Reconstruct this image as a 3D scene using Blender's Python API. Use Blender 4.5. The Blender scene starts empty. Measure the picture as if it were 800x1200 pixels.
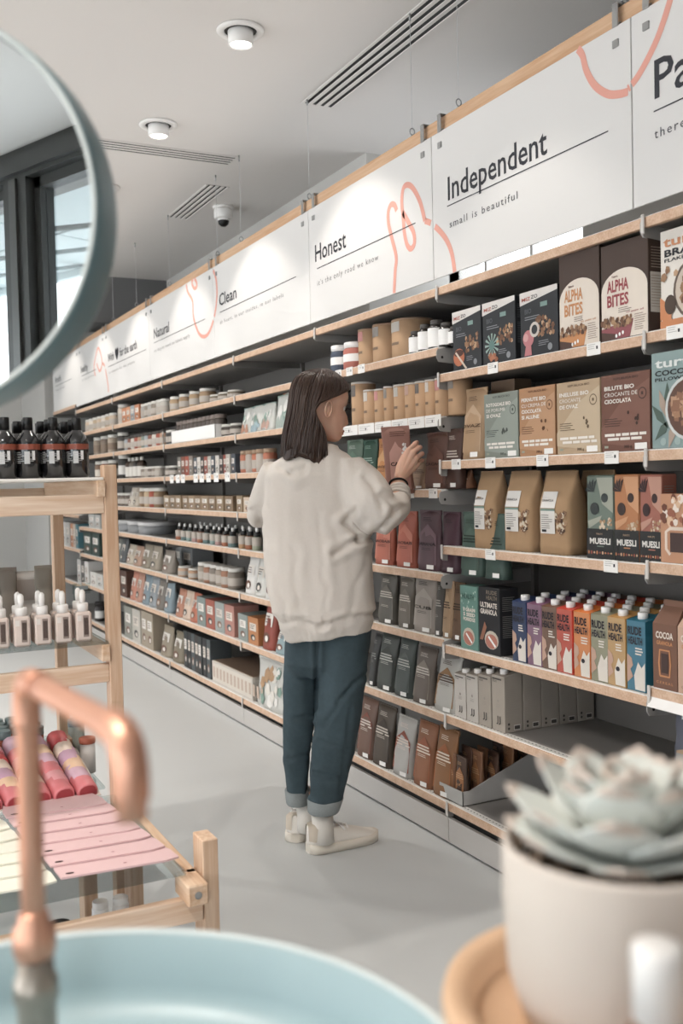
import bpy, math, random
from mathutils import Vector, Matrix, noise
random.seed(7)
PI = math.pi
R = math.radians
col = bpy.context.scene.collection
scn = bpy.context.scene

# ------------------------------------------------------------------ camera
H = 1.28
FPX = 1167.0                      # focal length in pixels of the 800x1200 frame
AR = Vector((0.8924776, -0.45050044, -0.02308865))
AU = Vector((0.0351159, 0.01835655, 0.99921465))
AF = Vector((0.44972281, 0.89258747, -0.03220254))
CAM = Vector((0, 0, H))
cam_d = bpy.data.cameras.new('camera')
cam = bpy.data.objects.new('camera', cam_d)
col.objects.link(cam)
cam.matrix_world = Matrix(((AR.x, AU.x, -AF.x, 0), (AR.y, AU.y, -AF.y, 0), (AR.z, AU.z, -AF.z, H), (0, 0, 0, 1)))
cam_d.sensor_fit = 'VERTICAL'
cam_d.sensor_height = 36.0
cam_d.sensor_width = 24.0
cam_d.lens = FPX * 36.0 / 1200.0
cam_d.clip_start = 0.02
cam_d.dof.use_dof = True
cam_d.dof.focus_distance = 3.1
cam_d.dof.aperture_fstop = 4.5
scn.camera = cam

# colour management, world, daylight
scn.view_settings.view_transform = 'Standard'
scn.view_settings.look = 'None'
scn.view_settings.gamma = 1
scn.view_settings.use_curve_mapping = False
scn.view_settings.exposure = 0.47
scn.cycles.use_denoising = True
scn.cycles.max_bounces = 7
scn.cycles.diffuse_bounces = 4
scn.cycles.glossy_bounces = 4
scn.cycles.transmission_bounces = 6
scn.cycles.transparent_max_bounces = 10
scn.cycles.sample_clamp_indirect = 6
scn.cycles.caustics_reflective = False
scn.cycles.caustics_refractive = False
w = bpy.data.worlds.new('overcast')
scn.world = w
w.use_nodes = True
nt = w.node_tree
bg = nt.nodes['Background']
bg.inputs[0].default_value = (0.93, 0.97, 1.0, 1)
bg.inputs[1].default_value = 3.7

# ------------------------------------------------------------------ pixel rays of the photograph, used to measure real places
def ray(px, py):
    return AF + AR * ((px - 400) / FPX) - AU * ((py - 600) / FPX)
def onX(px, py, X):
    d = ray(px, py); return CAM + d * (X / d.x)
def onZ(px, py, Z):
    d = ray(px, py); return CAM + d * ((Z - H) / d.z)
def onY(px, py, Y):
    d = ray(px, py); return CAM + d * (Y / d.y)
def W(px, py, D):
    return CAM + ray(px, py) * D
YAW = 0.46671627
def CF(x, d, z=0):                # camera-heading frame to world
    return Vector((x * math.cos(YAW) + d * math.sin(YAW), -x * math.sin(YAW) + d * math.cos(YAW), z))

# ------------------------------------------------------------------ materials
def lin(c):
    return c / 12.92 if c <= 0.04045 else ((c + 0.055) / 1.055) ** 2.4
def hexc(h):
    h = h.lstrip('#')
    return tuple(lin(int(h[i:i + 2], 16) / 255) for i in (0, 2, 4)) + (1,)
MATS = {}
def M(h, rough=0.6, metal=0.0, noise_amt=0.06, scale=30, bump=0.0, spec=0.4, trans=0.0, emit=0.0, coat=0.0, stretch=None, name=None, rand=0.0):
    key = (h, rough, metal, noise_amt, scale, bump, spec, trans, emit, coat, stretch, rand)
    if key in MATS: return MATS[key]
    m = bpy.data.materials.new(name or 'surface_' + h.strip('#'))
    m.use_nodes = True
    n = m.node_tree; b = n.nodes['Principled BSDF']
    c = hexc(h)
    b.inputs['Base Color'].default_value = c
    b.inputs['Roughness'].default_value = rough
    b.inputs['Metallic'].default_value = metal
    b.inputs['Specular IOR Level'].default_value = spec
    b.inputs['Coat Weight'].default_value = coat
    if trans:
        b.inputs['Transmission Weight'].default_value = trans
    if emit:
        b.inputs['Emission Color'].default_value = c
        b.inputs['Emission Strength'].default_value = emit
    m.diffuse_color = c
    if noise_amt or bump:
        tc = n.nodes.new('ShaderNodeTexCoord'); mp = n.nodes.new('ShaderNodeMapping')
        if stretch: mp.inputs['Scale'].default_value = stretch
        nz = n.nodes.new('ShaderNodeTexNoise'); nz.inputs['Scale'].default_value = scale; nz.inputs['Detail'].default_value = 4
        n.links.new(tc.outputs['Object'], mp.inputs['Vector']); n.links.new(mp.outputs[0], nz.inputs['Vector'])
        if noise_amt:
            mx = n.nodes.new('ShaderNodeMix'); mx.data_type = 'RGBA'
            mx.inputs[6].default_value = tuple(x * (1 - noise_amt) for x in c[:3]) + (1,)
            mx.inputs[7].default_value = tuple(min(1, x * (1 + noise_amt)) for x in c[:3]) + (1,)
            n.links.new(nz.outputs['Fac'], mx.inputs[0]); n.links.new(mx.outputs[2], b.inputs['Base Color'])
        if bump:
            bp = n.nodes.new('ShaderNodeBump'); bp.inputs['Strength'].default_value = bump; bp.inputs['Distance'].default_value = 0.004
            n.links.new(nz.outputs['Fac'], bp.inputs['Height']); n.links.new(bp.outputs[0], b.inputs['Normal'])
    MATS[key] = m
    return m
def wood_mat(h1, h2, axis='Y', scale=18, rough=0.55):
    key = ('wood', h1, h2, axis, scale)
    if key in MATS: return MATS[key]
    m = bpy.data.materials.new('pine_' + axis.lower()); m.use_nodes = True
    n = m.node_tree; b = n.nodes['Principled BSDF']; b.inputs['Roughness'].default_value = rough
    tc = n.nodes.new('ShaderNodeTexCoord'); mp = n.nodes.new('ShaderNodeMapping')
    s = {'X': (0.06, 1, 1), 'Y': (1, 0.06, 1), 'Z': (1, 1, 0.06)}[axis]
    mp.inputs['Scale'].default_value = s
    nz = n.nodes.new('ShaderNodeTexNoise'); nz.inputs['Scale'].default_value = scale * 6; nz.inputs['Detail'].default_value = 5
    wv = n.nodes.new('ShaderNodeTexNoise'); wv.inputs['Scale'].default_value = scale; wv.inputs['Detail'].default_value = 2
    n.links.new(tc.outputs['Object'], mp.inputs[0]); n.links.new(mp.outputs[0], nz.inputs[0]); n.links.new(mp.outputs[0], wv.inputs[0])
    ad = n.nodes.new('ShaderNodeMath'); ad.operation = 'ADD'; n.links.new(nz.outputs['Fac'], ad.inputs[0]); n.links.new(wv.outputs['Fac'], ad.inputs[1])
    rp = n.nodes.new('ShaderNodeValToRGB'); rp.color_ramp.elements[0].position = 0.8 / 2 ; rp.color_ramp.elements[1].position = 1.25 / 2
    hf = n.nodes.new('ShaderNodeMath'); hf.operation = 'MULTIPLY'; hf.inputs[1].default_value = 0.5
    n.links.new(ad.outputs[0], hf.inputs[0]); n.links.new(hf.outputs[0], rp.inputs[0])
    rp.color_ramp.elements[0].color = hexc(h2); rp.color_ramp.elements[1].color = hexc(h1)
    n.links.new(rp.outputs[0], b.inputs['Base Color'])
    MATS[key] = m
    return m
def thin_glass(name, tint='#ffffff', refl=0.5, rough=0.02):
    if name in MATS: return MATS[name]
    m = bpy.data.materials.new(name); m.use_nodes = True
    n = m.node_tree; n.nodes.remove(n.nodes['Principled BSDF'])
    o = n.nodes['Material Output']
    t = n.nodes.new('ShaderNodeBsdfTransparent'); t.inputs[0].default_value = hexc(tint)
    g = n.nodes.new('ShaderNodeBsdfGlossy'); g.inputs['Roughness'].default_value = rough
    f = n.nodes.new('ShaderNodeFresnel'); f.inputs[0].default_value = 1.45
    mu = n.nodes.new('ShaderNodeMath'); mu.operation = 'MULTIPLY'; mu.inputs[1].default_value = refl
    x = n.nodes.new('ShaderNodeMixShader')
    n.links.new(f.outputs[0], mu.inputs[0]); n.links.new(mu.outputs[0], x.inputs[0])
    n.links.new(t.outputs[0], x.inputs[1]); n.links.new(g.outputs[0], x.inputs[2]); n.links.new(x.outputs[0], o.inputs['Surface'])
    MATS[name] = m
    return m

# ------------------------------------------------------------------ mesh builder
TEXTS = {}
def text_mesh(s, bold=0.0, space=1.0):
    k = (s, bold, space)
    if k not in TEXTS:
        c = bpy.data.curves.new('t', 'FONT'); c.body = s; c.size = 1; c.offset = bold; c.space_character = space
        c.resolution_u = 2
        o = bpy.data.objects.new('t', c)
        me = bpy.data.meshes.new_from_object(o)
        vs = [tuple(v.co[:2]) for v in me.vertices]; fs = [tuple(p.vertices) for p in me.polygons]
        xs = [v[0] for v in vs] or [0]; ys = [v[1] for v in vs] or [0]
        TEXTS[k] = (vs, fs, min(xs), max(xs), min(ys), max(ys))
        bpy.data.objects.remove(o); bpy.data.curves.remove(c); bpy.data.meshes.remove(me)
    return TEXTS[k]
class MB:
    def __init__(s):
        s.v = []; s.f = []; s.m = []; s.sm = []; s.mats = []
    def mi(s, m):
        if m not in s.mats: s.mats.append(m)
        return s.mats.index(m)
    def add(s, vs, fs, m, smooth=False):
        o = len(s.v); k = s.mi(m)
        s.v += [tuple(p) for p in vs]
        for f in fs:
            s.f.append(tuple(i + o for i in f)); s.m.append(k); s.sm.append(smooth)
        return s
    def box(s, x0, x1, y0, y1, z0, z1, m, b=0.0):
        if b <= 0:
            vs = [(x0, y0, z0), (x1, y0, z0), (x1, y1, z0), (x0, y1, z0), (x0, y0, z1), (x1, y0, z1), (x1, y1, z1), (x0, y1, z1)]
            return s.add(vs, [(0, 3, 2, 1), (4, 5, 6, 7), (0, 1, 5, 4), (1, 2, 6, 5), (2, 3, 7, 6), (3, 0, 4, 7)], m)
        b = min(b, (x1 - x0) / 2.2, (y1 - y0) / 2.2, (z1 - z0) / 2.2)
        vs = []; idx = {}
        for i, (X, sx) in enumerate(((x0, 1), (x1, -1))):
            for j, (Y, sy) in enumerate(((y0, 1), (y1, -1))):
                for k, (Z, sz) in enumerate(((z0, 1), (z1, -1))):
                    idx[i, j, k] = len(vs)
                    vs += [(X, Y + sy * b, Z + sz * b), (X + sx * b, Y, Z + sz * b), (X + sx * b, Y + sy * b, Z)]
        I = lambda i, j, k, a: idx[i, j, k] + a
        fs = [(I(0,0,0,0), I(0,0,1,0), I(0,1,1,0), I(0,1,0,0)), (I(1,0,0,0), I(1,1,0,0), I(1,1,1,0), I(1,0,1,0)),
              (I(0,0,0,1), I(1,0,0,1), I(1,0,1,1), I(0,0,1,1)), (I(0,1,0,1), I(0,1,1,1), I(1,1,1,1), I(1,1,0,1)),
              (I(0,0,0,2), I(0,1,0,2), I(1,1,0,2), I(1,0,0,2)), (I(0,0,1,2), I(1,0,1,2), I(1,1,1,2), I(0,1,1,2))]
        for i in (0, 1):
            for j in (0, 1):
                fs.append((I(i,j,0,0), I(i,j,0,1), I(i,j,1,1), I(i,j,1,0)) if (i + j) % 2 else (I(i,j,0,0), I(i,j,1,0), I(i,j,1,1), I(i,j,0,1)))
            for k in (0, 1):
                fs.append((I(i,0,k,0), I(i,0,k,2), I(i,1,k,2), I(i,1,k,0)) if (i + k) % 2 == 0 else (I(i,0,k,0), I(i,1,k,0), I(i,1,k,2), I(i,0,k,2)))
        for j in (0, 1):
            for k in (0, 1):
                fs.append((I(0,j,k,1), I(1,j,k,1), I(1,j,k,2), I(0,j,k,2)) if (j + k) % 2 else (I(0,j,k,1), I(0,j,k,2), I(1,j,k,2), I(1,j,k,1)))
        for i in (0, 1):
            for j in (0, 1):
                for k in (0, 1):
                    a = idx[i, j, k]; fs.append((a, a + 1, a + 2) if (i + j + k) % 2 == 0 else (a, a + 2, a + 1))
        return s.add(vs, fs, m)
    def loft(s, rings, m, closed=True, caps=True, smooth=True):
        n = len(rings[0]); vs = [p for r in rings for p in r]; fs = []
        for i in range(len(rings) - 1):
            for j in range(n if closed else n - 1):
                a = i * n + j; b2 = i * n + (j + 1) % n
                fs.append((a, b2, b2 + n, a + n))
        s.add(vs, fs, m, smooth)
        if caps and closed:
            o = len(s.v) - len(vs)
            k = s.mi(m)
            s.f.append(tuple(o + j for j in range(n))[::-1]); s.m.append(k); s.sm.append(False)
            s.f.append(tuple(o + (len(rings) - 1) * n + j for j in range(n))); s.m.append(k); s.sm.append(False)
        return s
    def lathe(s, prof, m, cx=0, cy=0, n=16, smooth=True, caps=True, sx=1, sy=1):
        rings = [[(cx + r * sx * math.cos(2 * PI * j / n), cy + r * sy * math.sin(2 * PI * j / n), z) for j in range(n)] for r, z in prof]
        return s.loft(rings, m, True, caps, smooth)
    def cyl(s, cx, cy, z0, z1, r, m, n=16, b=0.0):
        pr = [(r, z0), (r, z1)] if b <= 0 else [(r - b, z0), (r, z0 + b), (r, z1 - b), (r - b, z1)]
        return s.lathe(pr, m, cx, cy, n, True)
    def poly(s, pts, m, y=0):           # front-facing polygon in the x-z plane at depth y (normal -y)
        return s.add([(p[0], y, p[1]) for p in pts], [tuple(range(len(pts)))], m)
    def rect(s, x0, x1, z0, z1, m, y=0):
        return s.poly([(x0, z0), (x1, z0), (x1, z1), (x0, z1)], m, y)
    def disc(s, cx, cz, r, m, y=0, n=14, rz=None, a0=0, a1=2 * PI):
        rz = rz or r
        return s.poly([(cx + r * math.cos(a0 + (a1 - a0) * i / n), cz + rz * math.sin(a0 + (a1 - a0) * i / n)) for i in range(n if a1 - a0 > 6.28 else n + 1)], m, y)
    def text(s, t, x, z, h, m, y=0, bold=0.0, width=None, space=1.0, align='l', slant=0.0, cap=True):
        vs, fs, x0, x1, y0, y1 = text_mesh(t, bold, space)
        sc = h / 0.72; sx = sc
        if width: sx = width / max(1e-6, (x1 - x0))
        off = {'l': -x0, 'c': -(x0 + x1) / 2, 'r': -x1}[align]
        return s.add([(x + (vx + off) * sx + slant * vz * sc, y, z + vz * sc) for vx, vz in vs], fs, m)
    def lines(s, x0, x1, z0, dz, n, h, m, y=0, seed=0):
        rr = random.Random(seed)
        for i in range(n):
            e = x1 - (x1 - x0) * rr.random() * 0.35
            s.rect(x0, e, z0 - i * dz, z0 - i * dz + h, m, y)
        return s
    def tube(s, pts, r, m, n=10, caps=True):
        pts = [Vector(p) for p in pts]; rs = r if isinstance(r, (list, tuple)) else [r] * len(pts)
        rings = []; up = None
        for i, p in enumerate(pts):
            t = (pts[min(i + 1, len(pts) - 1)] - pts[max(i - 1, 0)]).normalized()
            if up is None:
                up = t.cross(Vector((0, 0, 1)) if abs(t.z) < 0.9 else Vector((1, 0, 0))).normalized()
            u = (up - t * up.dot(t)).normalized(); up = u; q = t.cross(u)
            rings.append([tuple(p + (u * math.cos(2 * PI * j / n) + q * math.sin(2 * PI * j / n)) * rs[i]) for j in range(n)])
        return s.loft(rings, m, True, caps, True)
    def ribbon(s, pts, wd, m, y=0):      # flat stroke in the x-z plane
        vs = []; n = len(pts)
        for i, p in enumerate(pts):
            a = pts[max(0, i - 1)]; b = pts[min(n - 1, i + 1)]
            dx, dz = b[0] - a[0], b[1] - a[1]; l = math.hypot(dx, dz) or 1
            vs += [(p[0] - dz / l * wd / 2, y, p[1] + dx / l * wd / 2), (p[0] + dz / l * wd / 2, y, p[1] - dx / l * wd / 2)]
        return s.add(vs, [(2 * i, 2 * i + 1, 2 * i + 3, 2 * i + 2) for i in range(n - 1)], m)
    def xf(s, mat):
        s.v = [tuple(mat @ Vector(p)) for p in s.v]; return s
    def mesh(s, name):
        me = bpy.data.meshes.new(name)
        me.from_pydata(s.v, [], s.f)
        for m in s.mats: me.materials.append(m)
        me.polygons.foreach_set('material_index', s.m)
        me.polygons.foreach_set('use_smooth', s.sm)
        me.update()
        return me
    def build(s, name, parent=None, loc=None, rz=None):
        o = bpy.data.objects.new(name, s.mesh(name))
        col.objects.link(o)
        if parent: o.parent = parent
        if loc is not None: o.location = loc
        if rz is not None: o.rotation_euler = (0, 0, rz)
        return o
def smooth_curve(pts, k=6):
    out = []
    n = len(pts)
    for i in range(n - 1):
        p0, p1, p2, p3 = pts[max(0, i - 1)], pts[i], pts[i + 1], pts[min(n - 1, i + 2)]
        for j in range(k):
            t = j / k
            out.append(tuple(0.5 * ((2 * b) + (-a + c) * t + (2 * a - 5 * b + 4 * c - d) * t * t + (-a + 3 * b - 3 * c + d) * t ** 3) for a, b, c, d in zip(p0, p1, p2, p3)))
    out.append(tuple(pts[-1]))
    return out
def tag(o, label=None, cat=None, group=None, kind=None):
    if label: o['label'] = label
    if cat: o['category'] = cat
    if group: o['group'] = group
    if kind: o['kind'] = kind
    return o
def thing(name, label, cat, loc=(0, 0, 0), rz=0, group=None):
    o = bpy.data.objects.new(name, None); col.objects.link(o)
    o.empty_display_size = 0.02
    o.location = loc; o.rotation_euler = (0, 0, rz)
    return tag(o, label, cat, group)
def copy_tree(o, loc, rz, label, group=None, scale=None):
    r = o.copy(); col.objects.link(r); r.location = loc; r.rotation_euler = (0, 0, rz)
    if scale: r.scale = scale
    r['label'] = label
    if group: r['group'] = group
    for ch in o.children:
        c = ch.copy(); col.objects.link(c); c.parent = r
        for g in ch.children:
            d = g.copy(); col.objects.link(d); d.parent = c
    return r
def struct(name, mb):
    return tag(mb.build(name), kind='structure')

ORD = ['first', 'second', 'third', 'fourth', 'fifth', 'sixth', 'seventh', 'eighth', 'ninth', 'tenth', 'eleventh', 'twelfth', 'thirteenth', 'fourteenth', 'fifteenth', 'sixteenth', 'seventeenth', 'eighteenth', 'nineteenth', 'twentieth',
       'twenty-first', 'twenty-second', 'twenty-third', 'twenty-fourth', 'twenty-fifth', 'twenty-sixth', 'twenty-seventh', 'twenty-eighth', 'twenty-ninth', 'thirtieth', 'thirty-first', 'thirty-second', 'thirty-third', 'thirty-fourth', 'thirty-fifth', 'thirty-sixth']
CEIL = 2.945
FX = 1.857                       # plane of the shelf fronts
BX = 2.25                        # plane of the back panels

# palette
PINE = wood_mat('#dcc4ac', '#c7a486', 'Y'); PINEX = wood_mat('#e6d2bf', '#d2b398', 'X'); PINEZ = wood_mat('#dcc4ac', '#c3a084', 'Z')
WALLM = M('#c9c7c3', 0.9, noise_amt=0.02, scale=3, bump=0.03)
CEILM = M('#e2dedb', 0.95, noise_amt=0.015, scale=2)
DARKF = M('#3a3a39', 0.5)
DECK = M('#8a8784', 0.45, noise_amt=0.03, scale=8)
BACKP = M('#6d6965', 0.6, noise_amt=0.04, scale=6)
GREY = M('#a19d99', 0.45, noise_amt=0.03, scale=10)
LIP = M('#e4e2de', 0.4, noise_amt=0.02)
BLACK = M('#1c1b1b', 0.5)
WHITE = M('#eeecea', 0.5, noise_amt=0.02)
PAPER = M('#e9e7e4', 0.7, noise_amt=0.02)
INK = M('#2b2c30', 0.7, noise_amt=0)
STEEL = M('#a9aaaa', 0.35, metal=0.8, noise_amt=0.03)

# ================================================================== room shell
X0, X1, Y0, Y1 = -6.5, 2.46, -1.45, 11.2
X2, YN = 2.95, 4.51               # deeper niche with the transom window
fl = MB(); fl.box(X0, X2 + .2, Y0 - 0.3, Y1, -0.1, 0, M('#c6c9ca', 0.42, noise_amt=0.05, scale=1.2, spec=0.35, name='grey_resin'))
struct('floor', fl)
ce = MB(); ce.box(X0, X2 + 0.2, Y0 - 0.3, Y1, CEIL, CEIL + 0.1, CEILM)
struct('ceiling', ce)
# wall behind the shelving, opened by one transom window above the top shelf
wy1 = onX(684, 290, X2).y; wy0 = onX(521, 330, X2).y
wa = MB()
wa.box(X1, X1 + .3, YN, Y1, 0, CEIL, WALLM); wa.box(X1 + .3, X2 + .2, YN, YN + .1, 0, CEIL, WALLM)
wa.box(X2, X2 + .06, Y0, wy1, 0, CEIL, WALLM); wa.box(X2, X2 + .06, wy0, YN, 0, CEIL, WALLM)
wa.box(X2, X2 + .06, wy1, wy0, 0, 2.1, WALLM); wa.box(X2, X2 + .06, wy1, wy0, 2.72, CEIL, WALLM)
struct('wall_right', wa)
t = MB()
t.box(X2 + .01, X2 + .05, wy1, wy0, 2.1, 2.12, WHITE); t.box(X2 + .01, X2 + .05, wy1, wy0, 2.70, 2.72, WHITE)
for yy in (wy1, wy0 - .02, (wy1 * 2 + wy0) / 3, (wy1 + wy0 * 2) / 3): t.box(X2 + .01, X2 + .05, yy, yy + .02, 2.12, 2.70, WHITE)
wn = struct('window_2', t)
g = MB(); g.box(X2 + .028, X2 + .033, wy1 + .02, wy0 - .02, 2.12, 2.70, thin_glass('window_glass')); g.build('pane', wn)
wb = MB(); wb.box(X0, X1 + 0.2, Y1, Y1 + 0.2, 0, CEIL, WALLM); struct('wall_back', wb)
pl = MB(); pl.box(1.80, X1, 9.86, Y1, 0, CEIL, M('#bdbbb7', 0.9, noise_amt=.02)); struct('wall_end', pl)
wl = MB(); wl.box(X0 - .2, X0, Y0 - 0.3, Y1 + .2, 2.75, CEIL, WALLM); wl.box(X0 - .2, X0, Y0 - 0.3, Y1 + .2, 0, .12, WALLM)
lw = [Y0 - .3, 1.6, 4.6, 7.6, Y1 + .2]
for yy in lw: wl.box(X0 - .2, X0, yy - (.0 if yy < 0 else .15), yy + (.15 if yy < 10 else 0), .12, 2.75, WALLM)
struct('wall_left', wl)
for i in range(4):  # unseen side windows, added for daylight on the floor, ceiling and shelves
    a_, b_ = lw[i] + .15, lw[i + 1] - (.15 if i < 3 else 0)
    f = MB()
    for (ya_, yb_, za_, zb_) in ((a_, a_ + .06, .12, 2.75), (b_ - .06, b_, .12, 2.75), (a_, b_, .12, .18), (a_, b_, 2.69, 2.75), ((a_ + b_) / 2 - .03, (a_ + b_) / 2 + .03, .18, 2.69)): f.box(X0 - .12, X0 - .06, ya_, yb_, za_, zb_, DARKF)
    wn = struct('window_%d' % (10 + i), f)
    g = MB(); g.box(X0 - .092, X0 - .088, a_ + .06, b_ - .06, .18, 2.69, thin_glass('window_glass')); g.build('pane', wn)
# dark cross beam
b2 = MB(); b2.box(-2.0, X1, 7.97, 8.5, 2.58, CEIL, M('#737374', .9, noise_amt=.02)); struct('trim_1', b2)
# glazed shop front behind the camera; its unseen end sized to set the daylight
hd = MB(); hd.box(X0, -.75, Y0 - .3, Y0, 2.80, CEIL, DARKF); hd.box(-.75, X2 + .2, Y0 - .3, Y0, 2.80, CEIL, WALLM); hd.box(X0, -.75, Y0 - .3, Y0 + .02, 0, .12, DARKF)
hd.box(X0, -.75, Y0, Y0 + .03, 2.82, 2.90, DARKF)
hd.box(-.75, X2 + .2, Y0 - .3, Y0, 0, 2.80, WALLM)
posts = [-6.4, -5.0, -3.55, -2.2, -.85]
for x in posts: hd.box(x - .10, x + .10, Y0 - .16, Y0, .12, 2.8, DARKF); hd.box(x - .03, x + .03, Y0, Y0 + .015, .12, 2.8, M('#4b4b4a', .4))
struct('wall_front', hd)
for i in range(len(posts) - 1):
    a, b = posts[i] + .10, posts[i + 1] - .10
    f = MB()
    for (xa, xb, za, zb) in ((a, a + .05, .12, 2.8), (b - .05, b, .12, 2.8), (a, b, .12, .17), (a, b, 2.75, 2.8)):
        f.box(xa, xb, Y0 - .11, Y0 - .05, za, zb, DARKF)
    wn = struct('window_%d' % (i + 3), f)
    g = MB(); g.box(a + .05, b - .05, Y0 - .085, Y0 - .08, .17, 2.75, thin_glass('window_glass')); g.build('pane', wn)
# canopy and ground outside
cn = thing('entrance_canopy', 'pale blue-grey panelled canopy outside the dark-framed windows seen in the mirror', 'canopy', (0, Y0, 3.0))
cm = M('#b9c6c8', .5, noise_amt=.02)
for i in range(8):
    for j in range(2):
        b = MB(); b.box(X0 - 1 + i * 1.25 + .012, X0 - 1 + (i + 1) * 1.25 - .012, -1.65 + j * .75 - .31, -.93 + j * .75 - .31, 0, .05, cm, .004); b.build('panel', cn)
b = MB()
b.box(X0 - 1, X0 + 9, -1.99, -.3, .05, .12, M('#55595a', .6)); b.box(X0 - 1, X0 + 9, -2.03, -1.97, -.05, .14, cm)
b.build('roof_deck', cn)
b = MB()
for i in range(9): b.tube([(X0 - 1 + i * 1.25, -.32, -.35), (X0 - .4 + i * 1.25, -1.95, 0.0)], .016, M('#7d8b8d', .5), 6)
b.build('brace', cn)
ho = MB(); ho.box(-40, 30, -60, Y0 - .3, -.12, -.02, M('#d8dadb', .9, noise_amt=.05, scale=.6)); struct('ground_outside', ho)
ho = MB()
vs = []; fs = []
for i in range(25):
    x = -45 + i * 3.2
    for j, (yy, hh) in enumerate(((-24, 0), (-28, 2.6), (-33, 4.2), (-40, 5.5))):
        vs.append((x, yy, -.1 + hh * (.75 + .45 * math.sin(i * .7) + .2 * math.sin(i * 1.9))))
for i in range(24):
    for j in range(3): a = i * 4 + j; fs.append((a, a + 1, a + 5, a + 4))
ho.add(vs, fs, M('#dfe1e1', .95, noise_amt=.25, scale=1.5), True); struct('hill_outside', ho)

# ceiling fittings
def spot(x, y, tx, ty, tz, power=14, size=68, label=None, group='recessed ceiling spotlights', blend=.3):
    t = thing('ceiling_spotlight', label, 'spotlight', (x, y, CEIL), 0, group)
    m = MB(); m.lathe([(.060, -.001), (.088, -.001), (.088, -.006), (.084, -.010), (.062, -.010), (.060, -.006)], WHITE, n=28, caps=False); m.build('trim_ring', t)
    m = MB(); m.lathe([(.060, -.004), (.060, 0.0)], BLACK, n=20); m.build('recess', t)
    m = MB()
    m.lathe([(.044, -.004), (.047, -.006), (.047, -.055), (.043, -.058), (.038, -.050)], WHITE, n=24, caps=False); m.build('housing', t)
    m = MB(); m.lathe([(.0385, -.0515), (.0385, -.0505)], M('#fff6ea', .5, emit=9, noise_amt=0), n=20); m.build('lens', t)
    l = bpy.data.lights.new('spot_lamp', 'SPOT'); l.energy = power; l.color = (1, .93, .85); l.spot_size = R(size); l.spot_blend = blend; l.shadow_soft_size = .035
    lo = bpy.data.objects.new('spot_lamp', l); col.objects.link(lo); lo.parent = t; lo.location = (0, 0, -.065)
    d = Vector((tx - x, ty - y, tz - (CEIL - .065))); lo.rotation_euler = d.to_track_quat('-Z', 'Y').to_euler()
    return t
ly = [1.36, 2.42, 3.475, 4.532, 5.59, 6.65, 7.70, 8.76]
ll = {3.475: 'white gimbal spotlight on ceiling above the long slot vent, larger of the two seen',
      4.532: 'white gimbal spotlight on ceiling beside the mirror rim, smaller of the two seen'}
SPOTPOW = 21
for i, y in enumerate(ly):
    spot(1.38, y, 1.38 + (.22 if y > 3 else .0), y, 0, SPOTPOW if y > 3 else 12, 92 if y > 3 else 80, ll.get(y, 'recessed ceiling spotlight aimed at the shelving, %s of its line counted from the camera' % ORD[i]))
for j, x in enumerate((-1.0, -3.2)):  # unseen spots; the nearest and outer ones added to brighten rack and room
    for i, y in enumerate((.8, 3.0, 5.2, 7.4)):
        spot(x + (.35 if y < 1 else 0), y, x + (.6 if y < 1 else 0), y + (.7 if y < 1 else 0), 0, (170 if j == 0 and y > 1 else 130), 125, 'unseen recessed spotlight over the %s, %s from the glazed front' % (('display racks', 'far side of the shop')[j], ORD[i]), 'ceiling spotlights away from the shelves', 1.0)
def vent(x0, x1, y0, y1, along, label):
    t = thing('slot_vent', label, 'vent', ((x0 + x1) / 2, (y0 + y1) / 2, CEIL), 0, 'slot diffusers in the ceiling')
    hx, hy = (x1 - x0) / 2, (y1 - y0) / 2
    n = 4
    m = MB(); m.box(-hx, hx, -hy, hy, -.003, 0.0, BLACK); m.build('slot', t)
    for k in range(n + 1):
        m = MB()
        if along == 'Y':
            c = -hx + (2 * hx) * k / n; m.box(max(-hx - .006, c - .010), min(hx + .006, c + .010), -hy - .008, hy + .008, -.006, -.001, CEILM, .002)
        else:
            c = -hy + (2 * hy) * k / n; m.box(-hx - .008, hx + .008, max(-hy - .006, c - .009), min(hy + .006, c + .009), -.0045, -.001, CEILM, .002)
        m.build('blade', t)
vent(1.88, 2.03, 1.0, 4.02, 'Y', 'long four-slot air vent running along the ceiling above the signs')
vent(1.89, 2.02, 5.335, 6.06, 'Y', 'short four-slot air vent beside the ceiling camera')
vent(0.2, 1.875, 4.825, 4.96, 'X', 'narrow slot vent crossing the ceiling from behind the mirror')
# dome camera
t = thing('security_camera', 'white ceiling dome security camera with black lens above the signs', 'camera', (2.13, 5.72, CEIL))
m = MB(); m.cyl(0, 0, -.015, 0, .062, WHITE, 24, .003); m.cyl(0, 0, -.075, -.015, .056, WHITE, 24, .006); m.build('housing', t)
m = MB(); m.lathe([(.030, -.074), (.034, -.085), (.030, -.105), (.016, -.118), (.004, -.121)], BLACK, n=20); m.build('dome', t)
m = MB(); m.lathe([(.034, -.07), (.036, -.074), (.034, -.086)], WHITE, n=20, caps=False); m.build('shroud', t)
t = tag(MB().lathe([(.02, 0), (.02, -.012), (.012, -.02)], WHITE, n=14).build('ceiling_sensor', None, tuple(onZ(131, 219, CEIL))), 'small white ceiling sensor beside the mirror frame', 'sensor')

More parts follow.
